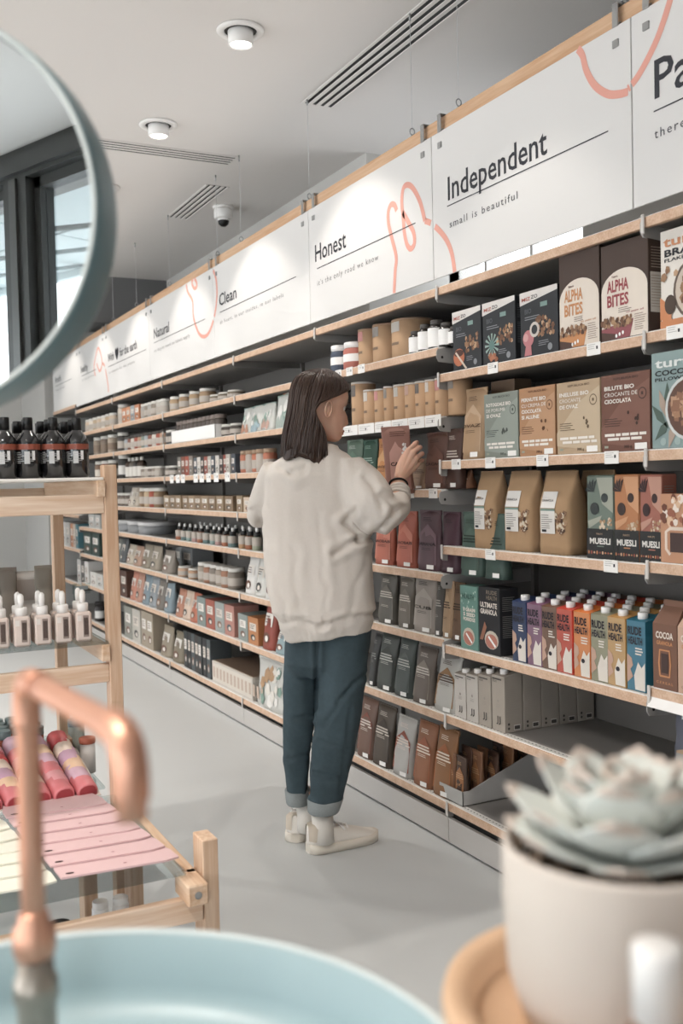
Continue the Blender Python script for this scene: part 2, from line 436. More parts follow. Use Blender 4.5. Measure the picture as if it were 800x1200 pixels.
# ================================================================== sign rail
rl = thing('sign_rail', 'long pale wooden rail hanging on wires, carrying the white signs', 'rail', (1.87, 0, 0))
m = MB(); m.box(0, .022, .4, 9.75, 2.456, 2.503, wood_mat('#d9b695', '#c79c78', 'Y'), .002); m.build('beam', rl)
for y in (1.5, 2.02, 2.80, 3.10, 3.974, 4.801, 5.155, 6.03, 6.80, 7.45, 8.3, 9.3):
    m = MB(); m.tube([(.011, y, 2.53), (.011, y, CEIL - .005)], .0011, M('#dadada', .5), 5); m.lathe([(.004, CEIL - .03), (.004, CEIL)], STEEL, .011, y, 8); m.build('wire', rl)
    m = MB(); rr = [(.011 + .010 * math.cos(a), y, 2.522 + .012 * math.sin(a)) for a in [2 * PI * k / 10 for k in range(11)]]; m.tube(rr, .0022, STEEL, 5, False)
    m.tube([(.011, y, 2.50), (.011, y, 2.512)], .003, STEEL, 6); m.build('eye_hook', rl)
seams = [0.98, 1.972, 2.937, 3.942, 5.173, 6.431, 7.651, 8.587, 9.73]
SZ0, SZ1 = 1.963, 2.450
PINK = M('#e3a596', .6, noise_amt=.02)
def sxz(px, py):                  # sign-plane coordinates (world y, z)
    p = onX(px, py, FX - .003); return p.y, p.z
signs = [('Pa', 'there', 'white hanging sign reading Pa with part of a pink curve'),
         ('Independent', 'small is beautiful', 'white hanging sign reading Independent above small is beautiful'),
         ('Honest', "it's the only road we know", 'white hanging sign reading Honest with pink animal outline'),
         ('Clean', 'at heart, in our insides, in our labels', 'white hanging sign reading Clean, hung beyond the Honest sign'),
         ('Natural', 'no bugles need no labels apply', 'white hanging sign reading Natural with pink loop at its near end'),
         ('With \u2665 for the earth', 'as nature for the planet', 'white hanging sign about the earth with a heart'),
         ('healthy', 'for body and mind', 'narrow white hanging sign reading healthy'),
         ('fresh', 'from the field', 'farthest white hanging sign at the end of the rail')]
SIGNM = M('#dddbd9', .55, noise_amt=.012, scale=2)
text_px = [((767, 812, 116), (766, 131), (767, 803, 163), .098, 860), ((525, 642, 235), (524, 242), (527, 607, 267), .080, 714), ((369.5, 406, 307), (371.5, 315), (372, 444, 335), .073, 488),
           ((257, 277.5, 359), (258, 366), (258, 333, 380), .066, 348), ((180.5, 198.5, 397), (180.5, 402), (181, 223, 413), .064, 241), ((126.5, 161, 424.5), (127, 430), (128, 158, 438), .062, 172), ((95, 103, 437), (95.5, 441), (96, 110, 447), .058, 113), ((65, 71.5, 449), (65, 453), (65.5, 76, 459), .056, 84)]
Z4 = lambda l: [(360 + a / 4, 200 + b / 4) for a, b in l]
Z2 = lambda l: [(400 + a / 2, b / 2) for a, b in l]
Z6 = lambda l: [(60 + a / 2.667, 300 + b / 2.667) for a, b in l]
strokes = [Z4([(416, 187), (405, 160), (388, 160), (376, 195), (378, 250), (394, 320), (414, 405), (409, 470), (404, 574)]),
           Z4([(445, 195), (470, 240), (495, 290), (499, 340), (482, 366), (464, 345), (452, 290), (447, 230), (440, 150), (446, 85), (466, 66), (492, 82), (525, 145), (548, 235)]),
           Z4([(548, 235), (585, 252), (640, 310), (672, 380), (688, 474)]),
           Z2([(552, 114), (563, 130), (572, 165), (592, 200), (622, 220), (650, 220), (670, 214)]),
           Z2([(670, 208), (698, 170), (738, 90), (768, 0), (775, -40)]),
           Z6([(445, 68), (438, 82), (444, 100), (452, 98), (453, 84), (445, 68)]),
           Z6([(420, 78), (424, 110), (440, 140), (443, 190), (458, 238), (475, 252), (492, 238), (508, 190), (516, 130), (514, 75), (503, 40)]),
           Z6([(137, 375), (133, 345), (144, 290), (152, 300), (158, 335), (150, 360), (141, 335)]),
           Z6([(158, 335), (166, 345), (176, 400), (178, 425)])]
for i, (head, sub, lab) in enumerate(signs):
    ya, yb = seams[i + 1], seams[i]
    t = thing('hanging_sign', lab, 'sign', (FX, ya, 0), -PI / 2, 'white signs hanging above the shelves')
    L = ya - yb
    m = MB(); m.box(.002, L - .002, .000, .006, SZ0, SZ1, SIGNM, .001); m.build('board', t)
    (hx0, hx1, hy), (rx0, ry), (sx0, sx1, sy), hh, rx1 = text_px[i]
    p = MB()
    INKS = M('#33343a', .6, noise_amt=0)
    q0 = onX(hx0, hy, FX); q1 = onX(hx1, hy, FX)
    p.text(head, ya - q0.y, q0.z, hh, INKS, -.001, bold=.010, width=q0.y - q1.y)
    r0 = onX(rx0, ry, FX); r1 = onX(rx1, ry, FX)
    p.rect(ya - r0.y, min(L, ya - r1.y), r0.z - .0018, r0.z + .0018, INKS, -.001)
    u0 = onX(sx0, sy, FX); u1 = onX(sx1, sy, FX)
    p.text(sub, ya - u0.y, u0.z, .024 if i < 3 else .02, M('#4c4c50', .6, noise_amt=0) if i < 2 else M('#8a8888', .6, noise_amt=0), -.001, width=u0.y - u1.y, space=1.25)
    p.build('lettering', t)
    for st in strokes:
        q = MB()
        pts = [(ya - a, b) for a, b in (sxz(*s) for s in smooth_curve(st, 5))]
        seg = []
        for pt in pts + [None]:
            ok = pt is not None and .002 < pt[0] < L - .002 and SZ0 < pt[1] < SZ1
            if ok: seg.append(pt)
            else:
                if len(seg) > 1: q.ribbon(seg, .021, PINK, -.0008)
                seg = []
        if q.v: q.build('pink_line', t)
    for xc in (.055, L - .055):
        c = MB(); c.box(xc - .011, xc + .011, -.003, .0, SZ1 - .002, 2.506, STEEL, .001); c.box(xc - .011, xc + .011, -.003, .04, 2.504, 2.508, STEEL)
        c.box(xc - .011, xc + .011, -.004, .002, SZ1 - .055, SZ1 - .035, STEEL, .001)
        c.box(xc - .011, xc + .011, .006, .009, SZ1 - .055, SZ1 + .01, STEEL); c.build('clip', t)

# ================================================================== shelving bays
LV_FAR = [1.933, 1.73, 1.53, 1.328, 1.124, .93, .70, .445, .148]
bays = {  # name: (y far, y near, shelf heights)
 'C': (1.935, .96, [1.933, 1.64, 1.34, 1.052, .728, .46, .150]),
 'B': (2.913, 1.935, [1.933, 1.636, 1.338, 1.045, .702, .458, .150]),
 'A': (3.893, 2.913, [1.933, 1.73, 1.492, 1.24, .948, .720, .456, .148]),
 'S': (4.88, 3.893, LV_FAR), 'L': (6.16, 4.88, LV_FAR), 'M': (7.45, 6.16, LV_FAR), 'F': (8.72, 7.45, LV_FAR),
 'E': (9.74, 8.72, [1.99, 1.76, 1.56, 1.34, 1.03, .727, .42, .135])}
BAYLAB = {'C': 'open shelving bay at the right edge beside the mascot-free cereal boxes', 'B': 'shelving bay behind the succulent, holding boxes and drink cartons',
          'A': 'shelving bay the woman reaches into', 'S': 'shelving bay directly behind the woman', 'L': 'shelving bay just left of the woman',
          'M': 'second shelving bay left of the woman', 'F': 'shelving bay beside the tall display post', 'E': 'last shelving bay against the end wall'}
BAYLAB['C'] = 'shelving bay cut by the right edge of the photo'
WEDGE = wood_mat('#d6b9a1', '#c09d83', 'Y', 30)
WHOLE = M('#2a2a2a', .6, noise_amt=0)
for bn, (yf, yn, lv) in bays.items():
    t = thing('shelving_bay', BAYLAB[bn], 'shelving', (FX, yf, 0), -PI / 2, 'shelving bays along the wall')
    L = yf - yn
    D = BX - FX
    m = MB(); m.box(0, L, D, D + .02, .02, lv[0] - .01, BACKP); m.build('back_panel', t)
    m = MB(); m.box(.001, .020, D - .02, D + .019, 0, lv[0] + .0, M('#77736f', .5)); m.build('upright', t)
    for k, z in enumerate(lv):
        s = MB(); s.box(.002, L - .002, .028, D, z - .022, z, DECK, .001)
        s.box(.002, L - .002, .0, .028, z - .010, z, LIP, .001)
        so = s.build('shelf', t)
        s = MB(); s.box(.004, L - .004, -.004, .012, z - .029, z - .003, WEDGE, .001); s.build('wood_edge', so)
        if bn in 'CBA':
            s = MB()
            for h_ in range(int(L / .02)): s.rect(.01, .018, 0, .003, WHOLE)
            s = MB()
            for h_ in range(int(L / .018)): s.add([(h_ * .018 + .01, .0125, z + .0004), (h_ * .018 + .017, .0125, z + .0004), (h_ * .018 + .017, .0165, z + .0004), (h_ * .018 + .01, .0165, z + .0004)], [(0, 1, 2, 3)], WHOLE)
            s.build('perforation', so)
        for xe, sg in ((.0, 1), (L, -1)):
            b = MB()
            pr = [(-.006, z - .010), (-.010, z - .018), (-.010, z - .040), (-.002, z - .052), (.05, z - .056), (D, z - .050), (D, z - .004), (.02, z - .004)]
            xa, xb = (xe, xe + .003) if sg > 0 else (xe - .003, xe)
            n = len(pr)
            b.add([(xa, a, c) for a, c in pr] + [(xb, a, c) for a, c in pr], [tuple(range(n)), tuple(range(n, 2 * n))[::-1]] + [(j, j + n, (j + 1) % n + n, (j + 1) % n) for j in range(n)], M('#a5a29f' if bn in 'CBA' else '#6f6c69', .4, noise_amt=.03))  # far brackets painted darker to stand in for shade among distant shelves
            b.add([((xa if sg > 0 else xb) - .0004 * sg, .012 + .005 * math.cos(a), z - .036 + .005 * math.sin(a)) for a in [2 * PI * q / 8 for q in range(8)]], [tuple(range(8))], BLACK)
            if sg > 0: b.box(.0005, .0115, -.012, -.006, z - .046, z + .004, M('#c9c5c1', .4), .002)
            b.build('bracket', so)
    m = MB(); m.box(.002, L - .002, .0, .015, .008, .094, M('#bcb8b4', .5, noise_amt=.02), .001); m.build('plinth', t)
    m = MB(); m.box(0, L, .02, .03, 0, .12, BLACK); m.build('plinth_shade', t)  # black board colours in the shadow gaps around the plinth
ep = MB(); ep.box(FX, BX + .02, 9.745, 9.765, 0, 2.02, M('#b2b1ae', .6, noise_amt=.02)); tag(ep.build('end_panel'), 'grey end panel closing the shelving run by the wall', 'panel')
#@@PART2
# ================================================================== product builders (front faces -y, origin at front centre of the base)
def yAt(px, z, X):
    py = 570.0
    for _ in range(4):
        p = onX(px, py, X); q = onX(px, py + 1, X)
        py += (z - p.z) / (q.z - p.z)
    return p.y
def slot(pl, pr, pt, z, off):
    X = FX + off
    ya, yb = yAt(pl, z, X), yAt(pr, z, X)
    h = onX((pl + pr) / 2, pt, X).z - z
    return (ya + yb) / 2, abs(ya - yb), h
E0 = -.0007
def card_box(w, d, h, m, art=None, side=None, b=.0015, bm=None):
    body = MB().box(-w / 2, w / 2, 0, d, 0, h, m, b)
    parts = [('carton', body)]
    if side:
        s = MB(); side(s, w, d, h); parts.append(('side_print', s))
    if art:
        p = MB(); art(p, w, h); parts.append(('front_print', p))
    return parts
def pouch_rings(w, d, h, top=.012, pin=.0, n=18, lv=9, bulge=1.0, block=False, lean=0.0, seed=0):
    rr = random.Random(seed); rings = []
    for i in range(lv + 1):
        t = i / lv
        z = h * t
        if block: dep = d if t < .62 else d + (.006 - d) * ((t - .62) / .38) ** 1.0
        else: dep = d * (1 - t ** 1.6) * bulge + .005
        ww = w * (1 - .06 * math.sin(PI * t) * (0 if block else 1)) * (1.0 if t < .97 else .985)
        ring = []
        for j in range(n):
            a = 2 * PI * j / n
            c, s = math.cos(a), math.sin(a)
            e = .35 if block else (.55 if t < .5 else .75)
            x = ww / 2 * math.copysign(abs(c) ** e, c)
            y = dep / 2 * math.copysign(abs(s) ** (.45 if block else .8), s)
            wob = (rr.random() - .5) * .0022 * (1 if 0 < i < lv else .2)
            ring.append((x + wob, y + d / 2 + wob + lean * t * t, z))
        rings.append(ring)
    return rings
def front_sheet(rings, x0, x1, z0, z1, h, d, m, mbx, eps=.0012, nx=5, nz=6):
    """a print that lies on the front of a pouch: follows its profile"""
    lv = len(rings) - 1; n = len(rings[0])
    def fy(x, z):
        t = max(0, min(.999, z / h)) * lv; i = int(t); f = t - i
        def ry(r):
            best = None
            pts = sorted([(p[0], p[1]) for p in r if p[1] <= sum(q[1] for q in r) / n + 1e-6])
            if not pts: return r[0][1]
            if x <= pts[0][0]: return pts[0][1]
            for a, b in zip(pts, pts[1:]):
                if a[0] <= x <= b[0]: return a[1] + (b[1] - a[1]) * (x - a[0]) / max(1e-6, b[0] - a[0])
            return pts[-1][1]
        return ry(rings[i]) * (1 - f) + ry(rings[min(lv, i + 1)]) * f - eps
    vs = []; fs = []
    for j in range(nz + 1):
        for i in range(nx + 1):
            x = x0 + (x1 - x0) * i / nx; z = z0 + (z1 - z0) * j / nz
            vs.append((x, fy(x, z), z))
    for j in range(nz):
        for i in range(nx):
            a = j * (nx + 1) + i; fs.append((a, a + 1, a + nx + 2, a + nx + 1))
    mbx.add(vs, fs, m, True)
    return fy
def drape(mbx, sub, fy, eps=.0006):
    """lay a flat print mesh onto the surface y=fy(x,z)"""
    o = len(mbx.v)
    for (x, y, z), in zip(sub.v): mbx.v.append((x, fy(x, z) - eps + y, z))
    for f, k, s_ in zip(sub.f, sub.m, sub.sm):
        mbx.f.append(tuple(i + o for i in f)); mbx.m.append(mbx.mi(sub.mats[k])); mbx.sm.append(False)
def pouch(w, d, h, m, art=None, block=False, lean=0.0, seed=0, seal=None, sheets=()):
    rg = pouch_rings(w, d, h, block=block, lean=lean, seed=seed)
    body = MB().loft(rg, m, True, True, True)
    parts = [('bag', body)]
    tp = MB().box(-w * .49, w * .49, d / 2 - .003 + lean, d / 2 + .003 + lean, h * .93, h + .002, seal or m, .001)
    parts.append(('top_seal', tp))
    pr = MB(); fy = None
    for (x0, x1, z0, z1, mm) in sheets:
        fy = front_sheet(rg, x0 * w, x1 * w, z0 * h, z1 * h, h, d, mm, pr)
    if art:
        if fy is None:
            fy = front_sheet(rg, -.01 * w, .01 * w, .4 * h, .41 * h, h, d, m, MB())
        sub = MB(); art(sub, w, h); drape(pr, sub, fy, .0016 if sheets else .0018)
    if pr.v: parts.append(('front_print', pr))
    return parts
def bottle_prof(r, h, neck=.35, sh=.72, nh=.85):
    return [(r * .9, 0), (r, .003), (r, h * sh * .9), (r * .93, h * sh), (r * neck * 1.25, h * nh * .97), (r * neck, h * nh)]
def bottle(r, h, m, cap, lab=None, neck=.35, sh=.72, nh=.85, capr=None, n=16, lz=(.12, .62), art=None):
    parts = [('bottle_body', MB().lathe(bottle_prof(r, h, neck, sh, nh), m, 0, r, n))]
    cr = capr or r * neck * 1.15
    parts.append(('cap', MB().lathe([(cr, h * nh * .985), (cr, h - .002), (cr * .93, h)], cap, 0, r, n)))
    if lab:
        l = MB().lathe([(r + .0005, h * lz[0]), (r + .0005, h * lz[1])], lab, 0, r, n, caps=False)
        if art: art(l, r, h)
        parts.append(('label', l))
    return parts
def jar(r, h, m, lid, lab=None, lidh=.16, n=16, fill=None, lz=(.2, .65)):
    hb = h * (1 - lidh)
    parts = [('jar_body', MB().lathe([(r * .9, 0), (r, .004), (r, hb * .88), (r * .86, hb)], m, 0, r, n)),
             ('lid', MB().lathe([(r * .93, hb - .002), (r * .95, h - .002), (r * .9, h)], lid, 0, r, n))]
    if lab: parts.append(('label', MB().lathe([(r + .0005, hb * lz[0]), (r + .0005, hb * lz[1])], lab, 0, r, n, caps=False)))
    return parts
def merge(parts):
    m = MB()
    for _, p in parts:
        o = len(m.v); m.v += p.v
        for f, k, s_ in zip(p.f, p.m, p.sm): m.f.append(tuple(i + o for i in f)); m.m.append(m.mi(p.mats[k])); m.sm.append(s_)
    return m
def product(name, label, cat, parts, loc, rz=-PI / 2, group=None, plabels=None):
    if len(parts) == 1:
        o = parts[0][1].build(name, None, loc, rz); return tag(o, label, cat, group)
    t = thing(name, label, cat, loc, rz, group)
    for pn, mb in parts: mb.build(pn, t)
    return t
def clusters(p, x0, x1, z0, z1, n, cols, r, seed=1, y=E0 * 1.5, shape=5):
    rr = random.Random(seed)
    for i in range(n):
        cx = x0 + (x1 - x0) * rr.random(); cz = z0 + (z1 - z0) * rr.random(); a0 = rr.random() * 6
        k = r * (.6 + rr.random() * .8)
        p.poly([(cx + k * math.cos(a0 + 2 * PI * j / shape) * (1 if j % 2 else .75), cz + k * math.sin(a0 + 2 * PI * j / shape)) for j in range(shape)], cols[i % len(cols)], y - i * 1e-6)
def C_(h):
    r_, g_, b_ = (int(h[i:i + 2], 16) for i in (1, 3, 5)); l_ = .3 * r_ + .59 * g_ + .11 * b_; k = .30 if max(r_, g_, b_) - min(r_, g_, b_) > 30 else .1
    q = [max(0, min(255, round((c * (1 - k) + l_ * k) * .96))) for c in (r_, g_, b_)]
    return M('#%02x%02x%02x' % tuple(q), .55, noise_amt=.03)
OATS = [C_('#a5744c'), C_('#7a4c30'), C_('#c99a6c'), C_('#8f5f3d')]
DOATS = [C_('#8a5a3a'), C_('#5e3a28'), C_('#b98a5c')]

# ---- art
def art_dark(accent, seed):
    def f(p, w, h):
        y = E0; g = C_('#8b8f92')
        p.poly([(-w / 2, h), (-w / 2, h * .80), (w / 2, h * .92), (w / 2, h)], C_('#dcd7d2'), y)
        p.text('MIZ', -w * .44, h * .86, h * .055, C_('#c9553f'), y * 2, .02, w * .24)
        p.text('ZO', -w * .19, h * .875, h * .055, C_('#3a3a3a'), y * 2, .02, w * .18)
        p.text('BIO', -w * .36, h * .66, h * .075, C_('#565b5e'), y * 2, .02)
        p.lines(-w * .36, w * .1, h * .6, h * .035, 2, h * .012, g, y * 2, seed)
        p.rect(w * .06, w * .24, h * .72, h * .79, C_('#7e9a93'), y * 2)
        clusters(p, -w * .05, w * .42, h * .3, h * .56, 34, OATS, w * .045, seed, y * 2)
        if accent == 'orange':
            p.disc(-w * .27, h * .22, w * .2, C_('#d0683c'), y * 2.2, rz=h * .15); p.disc(-w * .27, h * .29, w * .17, C_('#5a2f22'), y * 2.6, rz=h * .06)
            p.poly([(-w * .4, h * .3), (-w * .36, h * .32), (w * .02, h * .02), (-w * .04, h * .01)], C_('#d9c6ae'), y * 3)
        elif accent == 'teal':
            for k in range(12):
                a = 2 * PI * k / 12; p.poly([(-w * .2, h * .3), (-w * .2 + w * .22 * math.cos(a - .12), h * .3 + w * .22 * math.sin(a - .12)), (-w * .2 + w * .22 * math.cos(a + .12), h * .3 + w * .22 * math.sin(a + .12))], C_('#8fb0a4'), y * 2.2)
            p.disc(-w * .2, h * .3, w * .09, C_('#5d8a83'), y * 3); clusters(p, -w * .38, w * .0, h * .06, h * .16, 14, [C_('#c96f45'), C_('#a85a36')], w * .05, seed + 3, y * 2.5)
        else:
            p.disc(-w * .27, h * .28, w * .15, C_('#cf7478'), y * 2.2, rz=h * .13); p.disc(-w * .34, h * .3, w * .07, C_('#e09a98'), y * 2.6)
            p.disc(-w * .1, h * .4, w * .13, C_('#cfc6bc'), y * 2.3); p.disc(-w * .1, h * .4, w * .08, C_('#2e3033'), y * 2.8)
            p.poly([(-w * .33, h * .2), (-w * .2, h * .2), (-w * .18, h * .02), (-w * .38, h * .02)], C_('#cf7478'), y * 2.6)
        p.disc(w * .3, h * .1, w * .06, g, y * 2)
        p.lines(-w * .0, w * .3, h * .2, h * .03, 3, h * .01, g, y * 2, seed)
    return f
def side_lines(c, cl=None):
    def f(s, w, d, h):
        sub = MB()
        if cl: sub.rect(.1 * d, .9 * d, .22 * h, .62 * h, cl, 0)
        sub.lines(.14 * d, .84 * d, .86 * h, .028 * h, 8, .008 * h, c, -.0003, 3)
        sub.lines(.14 * d, .84 * d, .58 * h, .028 * h, 12, .008 * h, c, -.0003, 4)
        s.v = [(w / 2 + .0006 - v[1], v[0], v[2]) for v in sub.v]; s.f = sub.f; s.m = sub.m; s.sm = sub.sm; s.mats = sub.mats
    return f
def art_alpha(c1, c2, seed):
    def f(p, w, h):
        y = E0; cream = C_('#e3d6c8')
        p.poly([(-w * .49, 0.003), (w * .49, .003), (w * .49, h * .5)] + [(w * .49 * math.cos(a), h * .5 + h * .22 * math.sin(a)) for a in [PI * k / 14 for k in range(1, 14)]] + [(-w * .49, h * .5)], cream, y)
        p.text('ALPHA', -w * .36, h * .50, h * .12, c1, y * 2, .03, w * .46)
        p.text('BITES', -w * .36, h * .35, h * .12, c1, y * 2, .03, w * .46)
        p.text('Nature', -w * .25, h * .645, h * .022, C_('#7a3d33'), y * 2, .02)
        p.poly([(-w * .49, .003), (w * .12, .003), (w * .2, h * .19), (-w * .49, h * .13)], c2, y * 2)
        clusters(p, -w * .47, w * .17, h * .14, h * .225, 46, OATS[:2] + DOATS, w * .042, seed, y * 3)
        p.poly([(-w * .49, .003), (-w * .18, .003), (-w * .1, h * .05), (-w * .49, h * .1)], C_('#5a3a30'), y * 3)
        for k in range(3): p.disc(-w * .16 + k * w * .07, h * .04 + k * h * .012, w * .022, WHITE, y * 4, rz=h * .02)
        p.text('no palm oil', w * .05, h * .255, h * .02, c1, y * 2, .01, w * .36)
        p.lines(w * .22, w * .46, h * .22, h * .022, 8, h * .007, C_('#9a7f6c'), y * 2, seed)
        p.lines(-w * .12, w * .16, h * .315, h * .02, 3, h * .006, C_('#6a4f42'), y * 2, seed)
    return f
def art_bran(p, w, h):
    y = E0
    p.text('turtle', -w * .44, h * .83, h * .10, C_('#d67f4a'), y * 2, .02, w * .84)
    p.text('BRAN', -w * .42, h * .73, h * .07, INK, y * 2, .03, w * .62); p.text('FLAKES', -w * .42, h * .675, h * .035, INK, y * 2, .02, w * .42)
    p.disc(w * .15, h * .36, w * .42, C_('#6a5548'), y * 2, 24); p.disc(w * .15, h * .36, w * .38, C_('#cdbba6'), y * 2.5, 24)
    clusters(p, -w * .1, w * .42, h * .22, h * .5, 60, OATS, w * .055, 5, y * 3); clusters(p, -w * .44, -w * .1, h * .5, h * .6, 5, OATS, w * .05, 8, y * 3)
    p.rect(-w * .5, w * .5, .002, h * .09, C_('#dd8046'), y * 3.6)
    p.poly([(-w * .5, h * .1), (-w * .5, h * .33), (-w * .3, h * .22), (-w * .3, h * .06)], C_('#dd8046'), y * 3.7); p.disc(-w * .32, h * .24, w * .1, C_('#4a3a30'), y * 3.8, rz=h * .1)
def art_cocoa(p, w, h):
    y = E0
    p.text('turtle', -w * .43, h * .84, h * .095, C_('#dfe3e1'), y * 2, .02, w * .82)
    p.text('COCOA', -w * .43, h * .755, h * .055, INK, y * 2, .03, w * .62); p.text('PILLOWS', -w * .43, h * .70, h * .035, INK, y * 2, .02, w * .5)
    lf = C_('#4f6158'); lb = C_('#b49a84')
    for cx, cz, a, c in ((-.3, .46, 1.9, lb), (-.36, .34, 2.3, lf), (-.3, .2, 3.9, lf), (-.15, .15, 4.4, lb), (.1, .66, 1.2, lf), (-.22, .52, 1.6, lf)):
        dx, dz = math.cos(a) * w * .2, math.sin(a) * w * .2
        p.poly([(cx * w - dx, cz * h - dz), (cx * w + dz * .3, cz * h - dx * .3), (cx * w + dx, cz * h + dz), (cx * w - dz * .3, cz * h + dx * .3)], c, y * 2)
    p.disc(w * .14, h * .4, w * .40, C_('#cdd2cf'), y * 2.5, 24); p.disc(w * .14, h * .4, w * .36, C_('#6b4434'), y * 3, 24)
    clusters(p, -w * .12, w * .4, h * .25, h * .54, 42, [C_('#b27a54'), C_('#9a6344'), C_('#c79068')], w * .075, 6, y * 3.5, 4)
    for k in range(3): p.disc(-w * .3 + k * w * .24, h * .07, w * .05, C_('#9fb3b0'), y * 2)
def art_rep(lines_, dark, light, seed):
    def f(p, w, h):
        y = E0; tx = C_('#e9e2d9'); dk = C_(dark)
        p.poly([(w * .5, h * .9), (w * .5, h * .02), (-w * .5, h * .12), (-w * .5, h * .3), (w * .0, h * .7)], C_(light), y * .8)
        p.text('REPUBLICA BIO', -w * .22, h * .925, h * .03, dk, y * 2, .01, w * .5)
        for i, l in enumerate(lines_):
            p.text(l, -w * .42, h * (.80 - .085 * i), h * .052, tx, y * 2, .03 if i != 1 else .0, w * min(.72, .062 * len(l)))
        p.lines(-w * .42, -w * .05, h * .42, h * .03, 4, h * .009, dk, y * 2, seed)
        p.disc(w * .36, h * .72, w * .085, dk, y * 2); p.disc(w * .36, h * .72, w * .07, C_(light), y * 2.4); p.rect(w * .34, w * .38, h * .70, h * .74, dk, y * 2.6)
        rr = random.Random(seed)
        for r_ in range(2):
            x = -w * (.42 - .06 * r_)
            while x < w * .34:
                L_ = w * (.1 + rr.random() * .14); p.rect(x, min(x + L_, w * .43), h * (.20 - .055 * r_), h * (.235 - .055 * r_), tx, y * 2); x += L_ + w * .025
        p.rect(-w * .43, -w * .35, h * .05, h * .08, C_('#9aa08d'), y * 2)
        p.text('300 g', -w * .02, h * .045, h * .035, dk, y * 2, .02, w * .16)
        p.rect(w * .2, w * .44, h * .02, h * .10, PAPER, y * 2)
        clusters(p, w * .05, w * .3, h * .35, h * .5, 9, [C_(dark), C_(light)], w * .03, seed, y * 2.2)
    return f
def art_kraftlabel(p, w, h):
    y = E0
    p.rect(-w * .36, w * .12, h * .56, h * .76, C_('#e4e1dc'), y); p.rect(-w * .36, w * .12, h * .525, h * .55, C_('#7f9a8e'), y); p.rect(-w * .36, w * .12, h * .25, h * .525, C_('#dedad4'), y)
    p.text('GRANOLA', -w * .32, h * .64, h * .028, INK, y * 2, .02, w * .38)
    p.lines(-w * .32, w * .05, h * .47, h * .026, 7, h * .008, C_('#77716a'), y * 2, 2); p.rect(-w * .3, -w * .15, h * .27, h * .30, INK, y * 2)
    clusters(p, w * .14, w * .42, h * .27, h * .5, 30, DOATS + [C_('#d8c3a4')], w * .05, 3, y)
def art_tall(cbg, cdk, c3, sub, seed):
    def f(p, w, h):
        y = E0; bk = C_('#232426'); dk = C_(cdk); l3 = C_(c3)
        p.rect(-w * .5, w * .5, h * .003, h * .36, bk, y)
        p.poly([(-w * .1, h * .97), (w * .5, h * .97), (w * .5, h * .55), (w * .1, h * .66)], l3, y)
        p.disc(-w * .18, h * .60, w * .17, dk, y * 2, rz=h * .075); p.disc(w * .2, h * .73, w * .13, dk, y * 2, rz=h * .055)
        for k in range(5):
            a = 1.2 + k * .4; p.poly([(-w * .2, h * .8), (-w * .2 + w * .34 * math.cos(a), h * .8 + h * .16 * math.sin(a)), (-w * .2 + w * .3 * math.cos(a + .3), h * .8 + h * .12 * math.sin(a + .3))], dk, y * 2)
        p.poly([(-w * .45, h * .45), (w * .1, h * .52), (w * .0, h * .45), (-w * .4, h * .36)], l3, y * 2)
        clusters(p, w * .02, w * .46, h * .36, h * .48, 16, [C_('#d8c0a0'), C_('#b98a5c')], w * .05, seed, y * 2.4)
        p.text('MUESLI', -w * .38, h * .18, h * .07, C_('#e8e4de'), y * 2, .03, w * .78); p.text("PURCY'S", -w * .12, h * .29, h * .02, C_('#c9a079'), y * 2, .01)
        p.lines(-w * .1, w * .25, h * .145, h * .02, 1, h * .014, C_(cbg), y * 2, seed)
        rr = random.Random(seed)
        for k in range(9): p.disc(-w * .42 + k * w * .105, h * .075, w * .035, [C_('#c9733f'), C_('#a8442f'), C_('#d9a679')][k % 3], y * 2, 8, h * (.01 + .014 * rr.random()))
    return f
def carton(w, d, h, cm, cap, art, sm):
    # drink carton: body, sloped shoulder, screw cap
    b = MB(); hb = h * .90
    b.box(-w / 2, w / 2, 0, d, 0, hb, sm, .001)
    b.rect(-w / 2 + .001, w / 2 - .001, .001, hb - .001, cm, -.0003)
    b.add([(-w / 2, 0, hb), (w / 2, 0, hb), (w / 2, d, hb), (-w / 2, d, hb), (-w / 2, d * .85, h * .955), (w / 2, d * .85, h * .955), (-w / 2, d, h * .955), (w / 2, d, h * .955)],
          [(0, 1, 5, 4), (1, 2, 7, 5), (3, 0, 4, 6), (4, 5, 7, 6), (2, 3, 6, 7)], sm)
    c = MB(); c.cyl(0, d * .36, hb + .002, h, w * .20, cap, 14, .002)
    p = MB(); art(p, w, hb)
    return [('carton', b), ('cap', c), ('front_print', p)]
def art_carton(col1, seed):
    def f(p, w, h):
        y = E0 * 1.4; dk = C_('#2e2b33'); c = C_(col1); wh = C_('#ddd5cb')
        p.text('RUDE', -w * .42, h * .80, h * .115, dk, y * 2, .03, w * .74); p.text('HEALTH', -w * .42, h * .665, h * .105, dk, y * 2, .03, w * .78)
        p.lines(-w * .02, w * .4, h * .60, h * .04, 3, h * .02, wh, y * 2, seed)
        p.poly([(w * .48, 0.004), (w * .48, h * .42), (w * .3, h * .34), (w * .12, h * .42), (-w * .1, h * .22), (-w * .05, .004)], wh, y * 1.5)
        p.poly([(-w * .48, h * .52), (-w * .22, h * .46), (-w * .16, h * .36), (-w * .3, h * .3), (-w * .16, h * .2), (-w * .48, h * .1)], C_('#c99a80'), y * 1.5)
        p.disc(w * .1, h * .26, w * .11, wh if seed % 2 else dk, y * 3, rz=h * .035)
    return f
